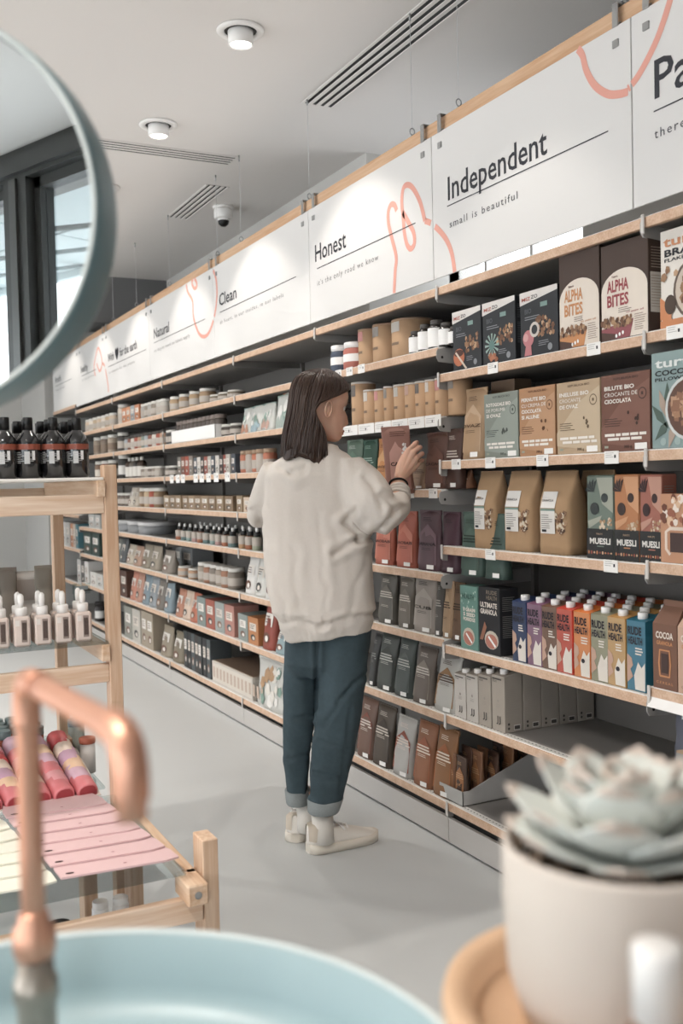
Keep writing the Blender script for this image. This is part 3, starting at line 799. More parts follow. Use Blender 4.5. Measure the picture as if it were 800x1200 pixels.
def art_jj(p, w, h):
    y = E0 * 1.4; dk = C_('#4a4643')
    p.rect(-w * .42, w * .3, h * .925, h * .95, dk, y * 2); p.lines(-w * .4, w * .1, h * .9, h * .02, 2, h * .007, dk, y * 2, 2)
    p.ribbon([(-w * .02, h * .28), (-w * .02, h * .15), (-w * .12, h * .13)], w * .07, dk, y * 2); p.ribbon([(w * .16, h * .28), (w * .16, h * .15), (w * .06, h * .13)], w * .07, dk, y * 2)
    p.disc(w * .02, h * .55, w * .07, C_('#9b948c'), y * 2); p.lines(-w * .15, w * .2, h * .48, h * .025, 3, h * .007, C_('#9b948c'), y * 2, 3)
def side_jj(s, w, d, h):
    sub = MB(); dk = C_('#4a4643')
    sub.lines(d * .1, d * .85, h * .7, h * .03, 14, h * .006, C_('#a59d94'), 0, 5)
    sub.rect(d * .5, d * .86, h * .03, h * .12, C_('#d9d5d0'), 0); sub.rect(d * .53, d * .83, h * .045, h * .105, dk, -.0003)
    sub.disc(d * .22, h * .14, d * .06, dk, 0); sub.disc(d * .22, h * .07, d * .06, dk, 0)
    s.v = [(w / 2 + .0006 - v[1], v[0], v[2]) for v in sub.v]; s.f = sub.f; s.m = sub.m; s.sm = sub.sm; s.mats = sub.mats
def art_word(word, c, zf=.45, sz=.06, win=None, pal=None, wf=.8):
    def f(p, w, h):
        y = E0
        if pal: p.poly([(-w * .42, h * .1), (w * .42, h * .1), (w * .38, h * .6), (0, h * .78), (-w * .38, h * .62)], pal, y)
        if not word: p.lines(-w * .3, w * .42, h * .62, h * .045, 3, h * .022, c, y * 2, 9)
        if word: p.text(word, 0, h * zf, h * sz, c, y * 2, .03, w * wf, align='c')
        p.lines(-w * .2, w * .25, h * (zf - .05), h * .025, 2, h * .007, c, y * 2, 4)
        p.rect(w * .08, w * .36, h * .03, h * .10, PAPER, y * 2)
        p.lines(-w * .25, w * .25, h * .88, h * .025, 3, h * .008, c, y * 2, 6)
    return f

# ---- row placing
BAYW = {'S': 'behind the woman', 'L': 'beyond the woman', 'M': 'third-last bay', 'F': 'second-last bay', 'E': 'last bay'}
LVW = ['zero', 'one', 'two', 'three', 'four', 'five', 'six', 'seven', 'eight']
def put(name, label, cat, parts, pl, pr, z, off=.01, group=None, y=None):
    yc = (yAt(pl, z, FX + off) + yAt(pr, z, FX + off)) / 2 if y is None else y
    return product(name, label, cat, parts, (FX + off, yc, z + .0005), -PI / 2, group)
def wh(pl, pr, pt, z, off=.01):
    _, w_, h_ = slot(pl, pr, pt, z, off); return w_, h_

# ================================================================== bay B, large boxes and bags
zB = bays['B'][2]
z = zB[1]
gB2 = 'cereal boxes on the second shelf behind the succulent'
for pl, pr, pt, acc, lab in ((531, 564, 362, 'orange', 'black muesli carton with orange bowl and white banner'), (566, 604, 351, 'teal', 'black muesli carton with green burst, middle of the three'), (610, 654, 338, 'pink', 'black muesli carton with pink figure beside the brown boxes')):
    w_, h_ = wh(pl, pr, pt, z); put('muesli_box', lab, 'box', card_box(w_, .06, h_, C_('#2a2d31'), art_dark(acc, pl), side_lines(C_('#6c6f72'))), pl, pr, z, .01, gB2)
for pl, pr, pt, c1, c2, lab in ((656, 703, 294, '#dc8746', '#dc8746', 'brown cereal box with orange ALPHA BITES lettering'), (705, 760, 281, '#b23c44', '#a34a52', 'larger-looking brown cereal box with red ALPHA BITES lettering')):
    w_, h_ = wh(pl, pr, pt, z); put('cereal_box', lab, 'box', card_box(w_, .07, h_, C_('#4d362d'), art_alpha(C_(c1), C_(c2), pl), side_lines(C_('#a8988a'), C_('#cfc8bf'))), pl, pr, z, .01, gB2)
zc = bays['C'][2]
w_, h_ = .19, onX(775, 272, FX + .02).z - zc[1]
put('cereal_box', 'white bran flakes box cut by the frame edge', 'box', card_box(w_, .06, h_, C_('#e4ddd3'), art_bran), 0, 0, zc[1], .02, gB2, yAt(774.5, zc[1], FX + .02) - w_ / 2)
z = zB[2]
gB3 = 'boxes on the third shelf behind the succulent'
w_, h_ = wh(538, 563, 455, z); put('flour_bag', 'tall kraft paper bag with small pale print, left of the green box', 'bag', pouch(w_, .07, h_, C_('#bb8f64'), art_word('OVAZ', C_('#6a4a30'), .45, .045, pal=C_('#caa47c')), seed=3), 538, 563, z, .012)
w_, h_ = wh(566, 578, 452, z); put('storage_box', 'plain brown carton standing behind the green cereal box', 'box', card_box(.13, .07, .26, C_('#7b5c43')), 0, 0, z, .12, None, yAt(590, z, FX + .12))
for pl, pr, pt, bgc, dk, li, ls, lab in ((568, 607.6, 460, '#858c83', '#454c46', '#949b92', ['ROTOGOALE BIO', 'DE PORUMB', 'SI OVAZ'], 'grey-green cereal box, first of the four matching boxes'),
    (609, 651, 453, '#bd7f4e', '#6f3f22', '#c88e5e', ['PERNUTE BIO', 'CU CREMA DE', 'CIOCOLATA', 'SI ALUNE'], 'orange-brown cereal box between the grey-green and beige boxes'),
    (653, 703.5, 446, '#bf9d74', '#6b5236', '#ccb08a', ['INELUSE BIO', 'CROCANTE', 'DE OVAZ'], 'beige cereal box between the orange and dark brown boxes'),
    (705, 762, 437, '#7c4836', '#4a2a20', '#8a5442', ['BILUTE BIO', 'CROCANTE DE', 'CIOCOLATA'], 'dark brown cereal box reading BILUTE BIO CROCANTE DE CIOCOLATA')):
    w_, h_ = wh(pl, pr, pt, z); put('cereal_box', lab, 'box', card_box(w_, .06, h_, C_(bgc), art_rep(ls, dk, li, pl), side_lines(C_(dk))), pl, pr, z, .01, gB3)
h_ = onX(765, 417, FX + .03).z - zc[2]; w_ = .20
put('cereal_box', 'blue-grey cocoa pillows cereal box with bowl picture', 'box', card_box(w_, .06, h_, C_('#8aa09f'), art_cocoa), 0, 0, zc[2], .0, gB3, yAt(764, zc[2], FX + .0) - w_ / 2)
z = zB[3]
gB4 = 'bags on the fourth shelf behind the succulent'
kraft = M('#a58768', .85, noise_amt=.06, scale=40, bump=.2)
for i, (pl, pr, pt) in enumerate(((553, 579, 553), (588, 622, 553), (629, 666, 553))):
    w_, h_ = wh(pl, pr, pt, z, .02)
    for k in range(2):
        parts = pouch(w_ * .98, .085, h_, kraft, art_kraftlabel if k == 0 else None, block=True, seed=i + k * 5)
        put('granola_bag', 'folded kraft granola bag with white label, %s from the bracket%s' % (ORD[i], ', front one' if k == 0 else ', the one behind'), 'bag', parts, pl, pr, z, .02 + k * .12, gB4, None if k == 0 else yAt((pl + pr) / 2, z, FX + .02) - .02)
for pl, pr, pt, a, b, c, sub, lab in ((688, 719, 557, '#6d7a70', '#33393a', '#9fa395', 'FRUITS', 'grey-green tall muesli bag with black base'), (720, 749, 556, '#c4743f', '#3a2a26', '#d99360', 'COCOA', 'orange tall muesli bag with black base'), (750, 776, 556, '#b05f4c', '#3a2424', '#c98a72', 'BERRY', 'brick-red tall muesli bag with black base')):
    w_, h_ = wh(pl, pr, pt, z); put('muesli_bag', lab, 'bag', card_box(w_, .055, h_, C_(a), art_tall(a, b, c, sub, pl), side_lines(C_('#8a8a84')), b=.004), pl, pr, z, .012, gB4)
def art_flower(p, w, h):
    y = E0; clusters(p, -w * .45, w * .45, h * .55, h * .95, 40, [C_('#7a3d28'), C_('#ecd9c8'), C_('#a8573a'), C_('#e8b68c')], w * .06, 4, y * 2, 6)
    p.ribbon([(-w * .3, h * .12), (-w * .38, h * .2), (-w * .38, h * .45), (-w * .3, h * .5), (w * .4, h * .5)], w * .05, C_('#e6cdb8'), y * 2); p.rect(-w * .3, w * .5, h * .16, h * .44, C_('#4a2f2a'), y * 2); p.text('lu', w * .1, h * .84, h * .09, WHITE, y * 3, .02)
h_ = onX(776, 579, FX).z - zc[3]
put('granola_box', 'orange flowered granola box with dark window at the frame edge', 'box', card_box(.17, .06, h_, C_('#cf8a5f'), art_flower), 0, 0, zc[3], .0, None, yAt(774, zc[3], FX) - .085)
# row of drink cartons, four deep
z = zB[4]
gcar = 'coloured plant-drink cartons'
def art_five(p, w, h):
    y = E0; c = C_('#e6ddd2')
    clusters(p, -w * .45, w * .45, h * .6, h * .97, 16, [C_('#b9cfc4'), C_('#86b0a2')], w * .05, 4, y)
    p.text('HEALTH', -w * .36, h * .80, h * .075, C_('#2f5d52'), y * 2, .02, w * .7)
    for i, s_ in enumerate(('5 GRAIN', '5 SEED', 'PORRIDGE')): p.text(s_, -w * .3, h * (.60 - .075 * i), h * .055, c, y * 2, .04, w * .68)
    salmon(p, w, h, 0, .2, .34)
def salmon(p, w, h, cx, cz, r):
    y = E0
    p.disc(cx * w, cz * h, w * r, C_('#c9bda8'), y * 2, rz=h * r * .42); p.disc(cx * w, cz * h - h * .02, w * r * .85, C_('#c9705a'), y * 3, rz=h * r * .33)
    p.ribbon([(cx * w - w * r * .4, cz * h + h * .05), (cx * w + w * r * .6, cz * h - h * .09)], w * .07, WHITE, y * 4)
def art_ult(p, w, h):
    y = E0; c = C_('#e6ddd2')
    p.text('RUDE', -w * .1, h * .90, h * .06, C_('#8a7a66'), y * 2, .02, w * .5); p.text('HEALTH', -w * .1, h * .82, h * .06, C_('#8a7a66'), y * 2, .02, w * .5)
    p.text('ULTIMATE', -w * .4, h * .70, h * .075, c, y * 2, .03, w * .8); p.text('GRANOLA', -w * .4, h * .60, h * .075, c, y * 2, .03, w * .8)
    p.poly([(-w * .45, h * .2), (-w * .2, h * .48), (-w * .1, h * .4), (-w * .3, h * .2)], C_('#a8684a'), y * 2); salmon(p, w, h, .12, .22, .33)
w_, h_ = wh(540, 560, 686, z, .03); put('porridge_box', 'teal porridge box reading 5 GRAIN 5 SEED PORRIDGE', 'box', card_box(w_, .07, h_, C_('#5f9386'), art_five), 540, 560, z, .012)
w_, h_ = wh(561.5, 586, 689, z, .012); put('granola_box', 'black granola box reading ULTIMATE GRANOLA', 'box', card_box(w_, .075, h_, C_('#26262a'), art_ult, side_lines(C_('#8d8a86'))), 561.5, 586, z, .012)
cc = [('#33436a', 'dark blue', 600.5, 617, 699), ('#8a607c', 'mauve', 617.5, 635.5, 703), ('#7d5a48', 'brown', 636.5, 651.5, 706), ('#d4503f', 'red', 652.5, 671, 707), ('#e2803f', 'orange', 672, 692.5, 711), ('#93917a', 'olive grey', 693.5, 712, 716), ('#c4965a', 'ochre', 713, 732.5, 718), ('#3c7c98', 'blue', 734, 757.5, 721)]
for i, (c, nm, pl, pr, pt) in enumerate(cc):
    yc = yAt((pl + pr) / 2, z, FX + .012)
    side = M({'#3c7c98': '#2f6c80'}.get(c, c), .5, noise_amt=.03)
    w_ = .071; h_ = .208
    parts = carton(w_ * .97, .071, h_, C_(c), WHITE, art_carton(c, i), side)
    proto = product('drink_carton', '%s plant-drink carton with white cap, front row of its shelf' % nm, 'carton', parts, (FX + .012, yc, z + .0005), -PI / 2, gcar)
    for k in range(1, 4):
        copy_tree(proto, (FX + .012 + k * .078, yc, z + .0005), -PI / 2, '%s plant-drink carton, %s place back in its file' % (nm, ORD[k]), gcar)
# gabled cocoa boxes in bay C
def gable(w, d, h, m, m2):
    b = MB(); hb = h * .74
    vs = [(-w / 2, 0, 0), (w / 2, 0, 0), (w / 2, d, 0), (-w / 2, d, 0), (-w / 2, 0, hb), (w / 2, 0, hb), (w / 2, d, hb), (-w / 2, d, hb), (-w * .42, d * .46, h * .93), (w * .42, d * .46, h * .93), (-w * .42, d * .54, h * .93), (w * .42, d * .54, h * .93), (-w * .42, d * .48, h), (w * .42, d * .48, h), (-w * .42, d * .52, h), (w * .42, d * .52, h)]
    b.add(vs, [(0, 1, 5, 4), (1, 2, 6, 5), (2, 3, 7, 6), (3, 0, 4, 7), (4, 5, 9, 8), (6, 7, 10, 11), (5, 6, 11, 9), (7, 4, 8, 10), (8, 9, 13, 12), (11, 10, 14, 15), (12, 13, 15, 14), (9, 11, 15, 13), (10, 8, 12, 14), (0, 3, 2, 1)], m)
    p = MB(); y = E0
    p.text('COCOA', 0, hb * .78, h * .075, C_('#e8dccf'), y * 2, .03, w * .72, align='c'); p.text('GRANOLA', 0, hb * .68, h * .045, C_('#d9854a'), y * 2, .03, w * .66, align='c')
    p.ribbon([(-w * .2, hb * .2), (w * .2, hb * .2), (w * .24, hb * .4), (w * .2, hb * .6), (-w * .2, hb * .6), (-w * .24, hb * .4), (-w * .2, hb * .2)], w * .06, m2, y * 2)
    p.rect(-w * .14, w * .14, hb * .25, hb * .55, C_('#4a302a'), y * 2); p.text('CEREAL', 0, hb * .08, h * .03, m2, y * 2, .0, w * .7, align='c', space=1.3)
    return [('carton', b), ('front_print', p)]
z = zc[4]
put('granola_box', 'brown gabled cocoa granola carton beside the blue drink carton', 'box', gable(.082, .07, .225, C_('#80513b'), C_('#d9854a')), 0, 0, z, .0, None, yAt(765.5, z, FX) - .041)
put('granola_box', 'peach gabled granola carton cut by the frame edge', 'box', gable(.082, .07, .225, C_('#d0a184'), C_('#8a5a44')), 0, 0, z, .0, None, yAt(765.5, z, FX) - .041 - .085)
# grey cartons
z = zB[5]
gj = 'pale drink cartons on the low shelf behind the succulent'
jm = C_('#b3aaa0')
for i, (pl, pr, c) in enumerate(((533, 546.5, '#c8c2bb'), (547, 560.5, '#c2bbb3'), (561, 575.5, '#a79d92'), (576.5, 592, '#a59b90'))):
    yc = yAt((pl + pr) / 2, z, FX + .014)
    hq = onX((pl + pr) / 2, 783, FX + .03).z - z
    parts = carton(.068, .07, hq, C_(c), WHITE, art_jj, C_('#aca298'))
    s_ = MB(); side_jj(s_, .068, .07, .195); parts.append(('side_print', s_))
    proto = product('drink_carton', 'pale grey drink carton with white cap, %s in front row of low shelf' % ORD[i], 'carton', parts, (FX + .014, yc, z + .0005), -PI / 2, gj)
    for k in range(1, 5):
        copy_tree(proto, (FX + .014 + k * .074, yc, z + .0005), -PI / 2, 'pale grey drink carton, %s place behind the %s front one' % (ORD[k - 1], ORD[i]), gj)
# granola bag standing at frame edge
z = zc[5]
def art_liz(p, w, h):
    y = E0
    p.text('Lizi', -w * .3, h * .74, h * .13, C_('#dcdad8'), y * 2, .02); p.text('gran', -w * .22, h * .64, h * .05, C_('#c9c9cc'), y * 2, .01)
    p.poly([(-w * .36, h * .44), (w * .4, h * .6), (w * .4, h * .08), (-w * .05, h * .08), (-w * .34, h * .2)], C_('#b08a66'), y * 2); clusters(p, -w * .3, w * .38, h * .12, h * .28, 40, OATS, w * .05, 3, y * 3)
    p.rect(-w * .36, w * .4, h * .31, h * .42, C_('#8f8f8a'), y * 3)
put('granola_bag', 'slate-blue granola pouch with clear window, low at the frame edge', 'bag', pouch(.19, .06, .27, C_('#555866'), art_liz, seed=5), 0, 0, z, .0, None, yAt(782, z, FX) - .095)
# bottom shelf: tray with pouches
z = zB[6]
tr = MB()
ty0, ty1 = yAt(531, z, FX + .03), yAt(546, z, FX + .03)
TW = .145
tr.box(0, TW, 0, .004, 0, .05, C_('#b9b7b4')); tr.box(0, TW, .37, .374, 0, .17, C_('#b9b7b4'))
for x in (0, TW - .004): tr.add([(x, 0, 0), (x, .37, 0), (x, .37, .17), (x, .03, .05), (x, 0, .05), (x + .004, 0, 0), (x + .004, .37, 0), (x + .004, .37, .17), (x + .004, .03, .05), (x + .004, 0, .05)], [(0, 1, 2, 3, 4), (9, 8, 7, 6, 5), (4, 3, 8, 9), (3, 2, 7, 8), (0, 5, 6, 1)], C_('#c2c0bd'))
tr.box(0, TW, 0, .37, 0, .003, C_('#b9b7b4'))
tag(tr.build('display_tray', None, (FX + .012, ty1 + TW - .005, z + .0005), -PI / 2), 'open grey-white card tray with slanted sides on the bottom shelf', 'tray')
gt = 'snack pouches standing in the card tray'
for i in range(2):
    for k in range(5):
        c = ['#8f5a3a', '#6a4636', '#a8683c', '#5a4034'][(i * 3 + k) % 4]
        parts = pouch(.062, .03, .155 + .012 * (k % 2), C_(c), art_word('', C_('#d9a06c'), pal=C_('#b9703c')), seed=i * 3 + k, lean=.0)
        product('snack_pouch', 'small brown snack pouch in the card tray, %s across, %s row back' % (ORD[i], ORD[k]), 'pouch', parts, (FX + .026 + k * .066, ty1 + .102 - i * .066, z + .005), -PI / 2, gt)
m = MB(); m.add([(0, 0, 0), (.09, -.01, 0), (.10, .05, 0), (.01, .06, 0), (0, 0, .001), (.09, -.01, .001), (.10, .05, .001), (.01, .06, .001)], [(4, 5, 6, 7), (0, 3, 2, 1), (0, 1, 5, 4), (1, 2, 6, 5), (2, 3, 7, 6), (3, 0, 4, 7)], C_('#d5d2cf'))
tag(m.build('paper_slip', None, onZ(540, 940, z + .001), 0), 'loose white paper slip on the empty bottom shelf beside the tray', 'paper')

# ================================================================== bay A (beside the woman's hand)
zA = bays['A'][2]
def put_run(name, cat, items, z, off, group, base, maker, bay, lev, extra=None):
    for i, it in enumerate(items):
        pl, pr, pt = it[:3]
        w_, h_ = wh(pl, pr, pt, z, off)
        put(name, base(i, it), cat, maker(w_, h_, it, i), pl, pr, z, off, group)
kt = M('#b89778', .8, noise_amt=.04, scale=30)
def tube_parts(w_, h_, it, i, clear=True):
    r = w_ / 2 * .96; top = [C_('#6d655f'), C_('#c99a86'), C_('#b9b2aa'), C_('#8f8780'), C_('#d7857f'), C_('#cfc6bc')][(i * 5) % 6]
    b = MB().lathe([(r * .97, 0), (r, .003), (r, h_ * .97), (r * .97, h_ * .97)], kt, 0, r, 20)
    l = MB().lathe([(r + .001, h_ * .955), (r + .001, h_), (r * .9, h_)], C_('#c7c2bc') if clear else C_('#a37c5c'), 0, r, 20)
    p = MB()
    for (z0, z1, mm, a0, a1) in ((.68, .93, top, -2.3, -1.2), (.35, .42, C_('#8a6a50'), -1.9, -1.25)):
        n = 6; vs = []
        for k in range(n + 1):
            a = a0 + (a1 - a0) * k / n
            vs += [((r + .0008) * math.cos(a), r + (r + .0008) * math.sin(a), z0 * h_), ((r + .0008) * math.cos(a), r + (r + .0008) * math.sin(a), z1 * h_)]
        p.add(vs, [(2 * k, 2 * k + 2, 2 * k + 3, 2 * k + 1) for k in range(n)], mm)
    return [('tube', b), ('lid', l), ('label', p)]
items = [(407, 421, 448), (422, 434, 457), (435, 446, 456), (446.5, 456, 453), (457, 470, 451), (470.5, 482, 449), (482.5, 494.5, 447), (495, 505, 445), (505.5, 518, 443), (519.5, 536, 441)]
put_run('kraft_tube', 'tube', items, zA[2], .012, 'kraft tubes on the shelf above the hand', lambda i, it: 'kraft cardboard tube with pale lid, %s from the hair side' % ORD[i], tube_parts, 'A', 2)
items = [(414.5, 429.5, 386), (430, 449, 380), (450, 475.5, 374)]
put_run('kraft_tub', 'tub', items, zA[1], .03, 'kraft tubs on the top product shelf', lambda i, it: ['small', 'medium', 'large'][i] + ' kraft tub with brown lid beside the white-labelled bottles', lambda w_, h_, it, i: tube_parts(w_, h_, it, i + 2, False), 'A', 1)
blk = M('#26211f', .2, noise_amt=0, spec=.6)
items = [(475.5, 485, 388), (486, 496, 380), (497, 509, 375), (509.5, 521, 378), (521.5, 531, 383)]
put_run('supplement_bottle', 'bottle', items, zA[1], .012, 'dark bottles with white labels', lambda i, it: 'dark glass bottle with white label, %s after the kraft tubs' % ORD[i],
        lambda w_, h_, it, i: bottle(w_ / 2 * .93, h_, blk, C_('#55504d'), WHITE, .62, .78, .84, lz=(.08, .72)), 'A', 1)
items = [(383, 395, 405), (396.5, 412, 401)]
put_run('supplement_jar', 'jar', items, zA[1], .012, None, lambda i, it: ['white jar with navy band above the woman\'s forehead', 'white jar with coral band beside the navy-banded one'][i],
        lambda w_, h_, it, i: jar(w_ / 2 * .95, h_, C_(['#45526a', '#cf6a58'][i]), WHITE, WHITE, .2, lz=(.35, .7)), 'A', 1)
# level 4: pouches
def pz(cm, word, ink='#4a2a20', pal=None, d=.05, seed=0, seal=None):
    return lambda w_, h_, it, i: pouch(w_, d, h_, C_(it[3]), art_word(it[4], C_(it[5]), .42, .05, pal=C_(it[6]) if it[6] else None), seed=int(it[0]), seal=C_(it[7]) if len(it) > 7 else None)
mkp = pz(0, 0)
names4 = ['sage green pouch partly behind the woman', 'dark green pouch beside the sage one', 'orange cocoa pouch left of the held bag', 'kraft pouch low behind the wrist', 'broad brown cacao pouch behind the knuckles', 'darker brown pouch leaning past the cacao one']
items = [(402, 421, 516, '#5d7263', '', '#c9cfc4', '#66806f'), (421, 438, 516, '#27513f', '', '#8fae9d', None), (439, 456, 514, '#cf7d3a', 'DROJD', '#5a2f18', '#e3a05c'), (478, 497, 538, '#9a7656', '', '#5a3a28', None), (495, 520, 507, '#6b4032', 'CACAO', '#2f1a14', '#74483a'), (519, 537, 503, '#57352b', '', '#c9b9a9', None)]
put_run('cocoa_pouch', 'pouch', items, zA[3], .02, 'pouches behind the woman\'s raised hand', lambda i, it: names4[i], mkp, 'A', 3)
items = [(514.5, 529, 552, '#c2663a', '', '#f0e6dc', '#d07844'), (535, 547, 552, '#8a5234', '', '#e6d8cc', None)]
put_run('snack_pouch', 'pouch', items, zA[3], .05, None, lambda i, it: ['small orange pouch seen behind the shelf bracket', 'small rust-brown pouch behind the orange one'][i], mkp, 'A', 3)
items = [(437, 458, 600, '#cf6248', 'BAOBAB', '#5a2018', '#d87458'), (462, 484, 600, '#cb5c42', 'BAOBAB', '#5a2018', '#d56c50'), (487, 512, 599, '#66434e', 'BANANA', '#2a181f', '#7a5560'), (514, 534, 601, '#4c2f3a', 'BANANA', '#1d1015', None), (537, 562, 601, '#4b5f57', '', '#22302b', '#54695f'), (565, 589, 603, '#42564f', '', '#22302b', None)]
nm5 = ['coral pouch under the cuff, nearest the sleeve', 'coral pouch between its twin and the mauve pouch', 'mauve pouch with tall fruit print, centre of shelf', 'dark plum pouch behind the mauve one', 'slate green pouch seen under the granola bags', 'second slate green pouch, deeper under the granola bags']
nm5[0] = 'coral pouch right under the cuff'
put_run('fruit_pouch', 'pouch', items, zA[4], .016, 'fruit powder pouches below the cuff', lambda i, it: nm5[i], mkp, 'A', 4)
items = [(441, 461, 673, '#5b5650', '', '#c7beb2', '#6e675e'), (464, 481, 677, '#6d655b', '', '#cfc5b8', '#7f766a'), (482, 507, 675, '#9d938a', 'CUB', '#3e362f', '#aaa097'), (508, 516, 680, '#57524e', '', '#aaa49c', None), (517, 527, 682, '#b08a62', '', '#5a4028', '#c09a70'), (528, 540, 684, '#6f4d33', '', '#3a2618', None)]
nm6 = ['dark grey spice pouch beside the sweatshirt hem', 'grey-brown spice pouch, second from the hem', 'light grey pouch reading CUB', 'narrow dark pouch behind the light grey one', 'narrow tan pouch at the bracket', 'plain brown carton-like pouch beside the teal box']
put_run('spice_pouch', 'pouch', items, zA[5], .014, 'grey pouches beside the hem', lambda i, it: nm6[i], mkp, 'A', 5)
items = [(430, 438, 745, '#3d3d3d', '', '#8a8a86', None), (438.5, 459, 744, '#454844', '', '#b9b9b3', '#33352f'), (459.5, 479, 750, '#4c5350', '', '#b9b9b3', '#59605c'), (481, 502, 760, '#6b6058', '', '#d3cac0', '#8c8276'), (506, 531, 769, '#b9b6b1', '', '#5a3a28', '#a3713f')]
nm7 = ['sliver of a black pouch next to the jeans', 'dark flat pouch with grey lettering beside the jeans', 'slate grey pouch, its print a pale bowl', 'taupe pouch with pale bowl picture', 'white pouch with brown picture beside the pale cartons']
def mk7(w_, h_, it, i):
    return pouch(w_, .055, h_, C_(it[3]), art_word(it[4], C_(it[5]), .55, .06, pal=C_(it[6]) if it[6] else None), seed=int(it[0]), lean=.02)
put_run('oat_pouch', 'pouch', items, zA[6], .012, 'oat and nut pouches beside the jeans', lambda i, it: nm7[i], mk7, 'A', 6)
items = [(416, 434, 821, '#75503f', '', '#e0cfc0', '#8f3f2c'), (434, 455, 829, '#4d4137', '', '#cfc5b8', '#3d3129'), (457.5, 479, 843, '#b7b3ae', '', '#e6d0c0', '#a8482e'), (481.5, 503, 849, '#a05c36', '', '#f0dcc4', '#b4552c'), (504.5, 527, 856, '#9c6334', '', '#f0dcc4', '#ba5f28')]
nm8 = ['brown and red pouch on the bottom shelf by the jeans', 'dark brown pouch with pale mound picture', 'white pouch with red panel on the bottom shelf', 'orange-brown snack pouch, the one by the red-panelled pouch', 'orange-brown snack pouch right beside the card tray']
put_run('snack_bag', 'pouch', items, zA[7], .012, 'pouches on the bottom shelf', lambda i, it: nm8[i], mk7, 'A', 7)

# ================================================================== price tags and rails
def price_tag(px, z, label, wpx=None, X=FX - .0055, w_=.055, group='white shelf price tags', h_=.034, py=None):
    y = yAt(px, z, X)
    m = MB(); m.add([(-w_ / 2, 0, -h_ * .75), (w_ / 2, 0, -h_ * .75), (w_ / 2, -.0, h_ * .25), (-w_ / 2, 0, h_ * .25), (-w_ / 2, .0012, -h_ * .75), (w_ / 2, .0012, -h_ * .75), (w_ / 2, .0012, h_ * .25), (-w_ / 2, .0012, h_ * .25)], [(0, 1, 2, 3), (7, 6, 5, 4), (0, 4, 5, 1), (1, 5, 6, 2), (2, 6, 7, 3), (3, 7, 4, 0)], PAPER)
    m.lines(-w_ * .4, w_ * .2, h_ * .08, h_ * .16, 3, h_ * .05, C_('#b4b0ac'), -.0003, int(px)); m.rect(w_ * .2, w_ * .32, -h_ * .3, -h_ * .05, INK, -.0003)
    tag(m.build('price_tag', None, (X, y, z - .006), -PI / 2), label, 'price tag', group)
for (px, zz, lab) in ((577, zB[1], 'price tag under the first black muesli cartons'), (695, zB[1], 'price tag under the orange-lettered brown box'), (790, zc[1], 'price tag under the bran flakes box'),
                      (534, zB[2], 'price tag under the tall kraft flour bag'), (574, zB[2], 'price tag under the grey-green cereal box'), (635, zB[2], 'price tag under the orange-brown cereal box'), (716, zB[2], 'price tag under the dark brown cereal box'),
                      (574, zB[3], 'price tag under the first kraft granola bag'), (715, zB[3], 'price tag under the grey-green muesli bag'),
                      (480, zA[3], 'price tag under the kraft pouch by the wrist'), (507, zA[3], 'price tag under the broad brown pouch'),
                      (396, zA[1], 'price tag under the navy-banded jar'), (409, zA[1], 'price tag under the coral-banded jar'), (423, zA[1], 'price tag under the small kraft tub')):
    price_tag(px, zz, lab)
for i, px in enumerate((201, 208, 214, 229, 236, 244, 253, 266)):
    price_tag(px, LV_FAR[3], 'small white price tag in the far cluster, %s counted from the far end' % ORD[i], w_=.075, h_=.05, group='price tags clustered on the far shelf')
for (pa, pb, zz, lab) in ((400, 517, zA[2], 'continuous white price strip under the kraft tubes'),):
    for k in range(6):
        a = yAt(pa + (pb - pa) * k / 6, zz, FX - .006); b = yAt(pa + (pb - pa) * (k + .96) / 6, zz, FX - .006)
        m = MB(); m.box(0, a - b, 0, .0015, -.034, .006, PAPER); m.lines(.01, (a - b) * .8, -.006, .007, 3, .002, C_('#c0bcb8'), -.0003, k); m.rect((a - b) * .45, (a - b) * .5, -.02, -.010, INK, -.0004)
        tag(m.build('price_strip', None, (FX - .0062, a, zz), -PI / 2), 'white price card under the kraft tubes, %s from the hair side' % ORD[k], 'price tag', 'white price cards under the kraft tubes')
m = MB(); m.add([(0, -.004, -.05), (.9, -.004, -.05), (.9, .024, .008), (0, .024, .008), (0, -.002, -.05), (.9, -.002, -.05), (.9, .026, .008), (0, .026, .008)], [(0, 1, 2, 3), (7, 6, 5, 4), (0, 4, 5, 1), (3, 2, 6, 7), (0, 3, 7, 4), (1, 5, 6, 2)], WHITE)
tag(m.build('price_rail', None, (FX - .012, 1.93, zc[4]), -PI / 2), 'slanted white price rail under the gabled cartons', 'price rail')
m = MB(); m.lines(.01, .8, -.0, .01, 1, .002, INK)

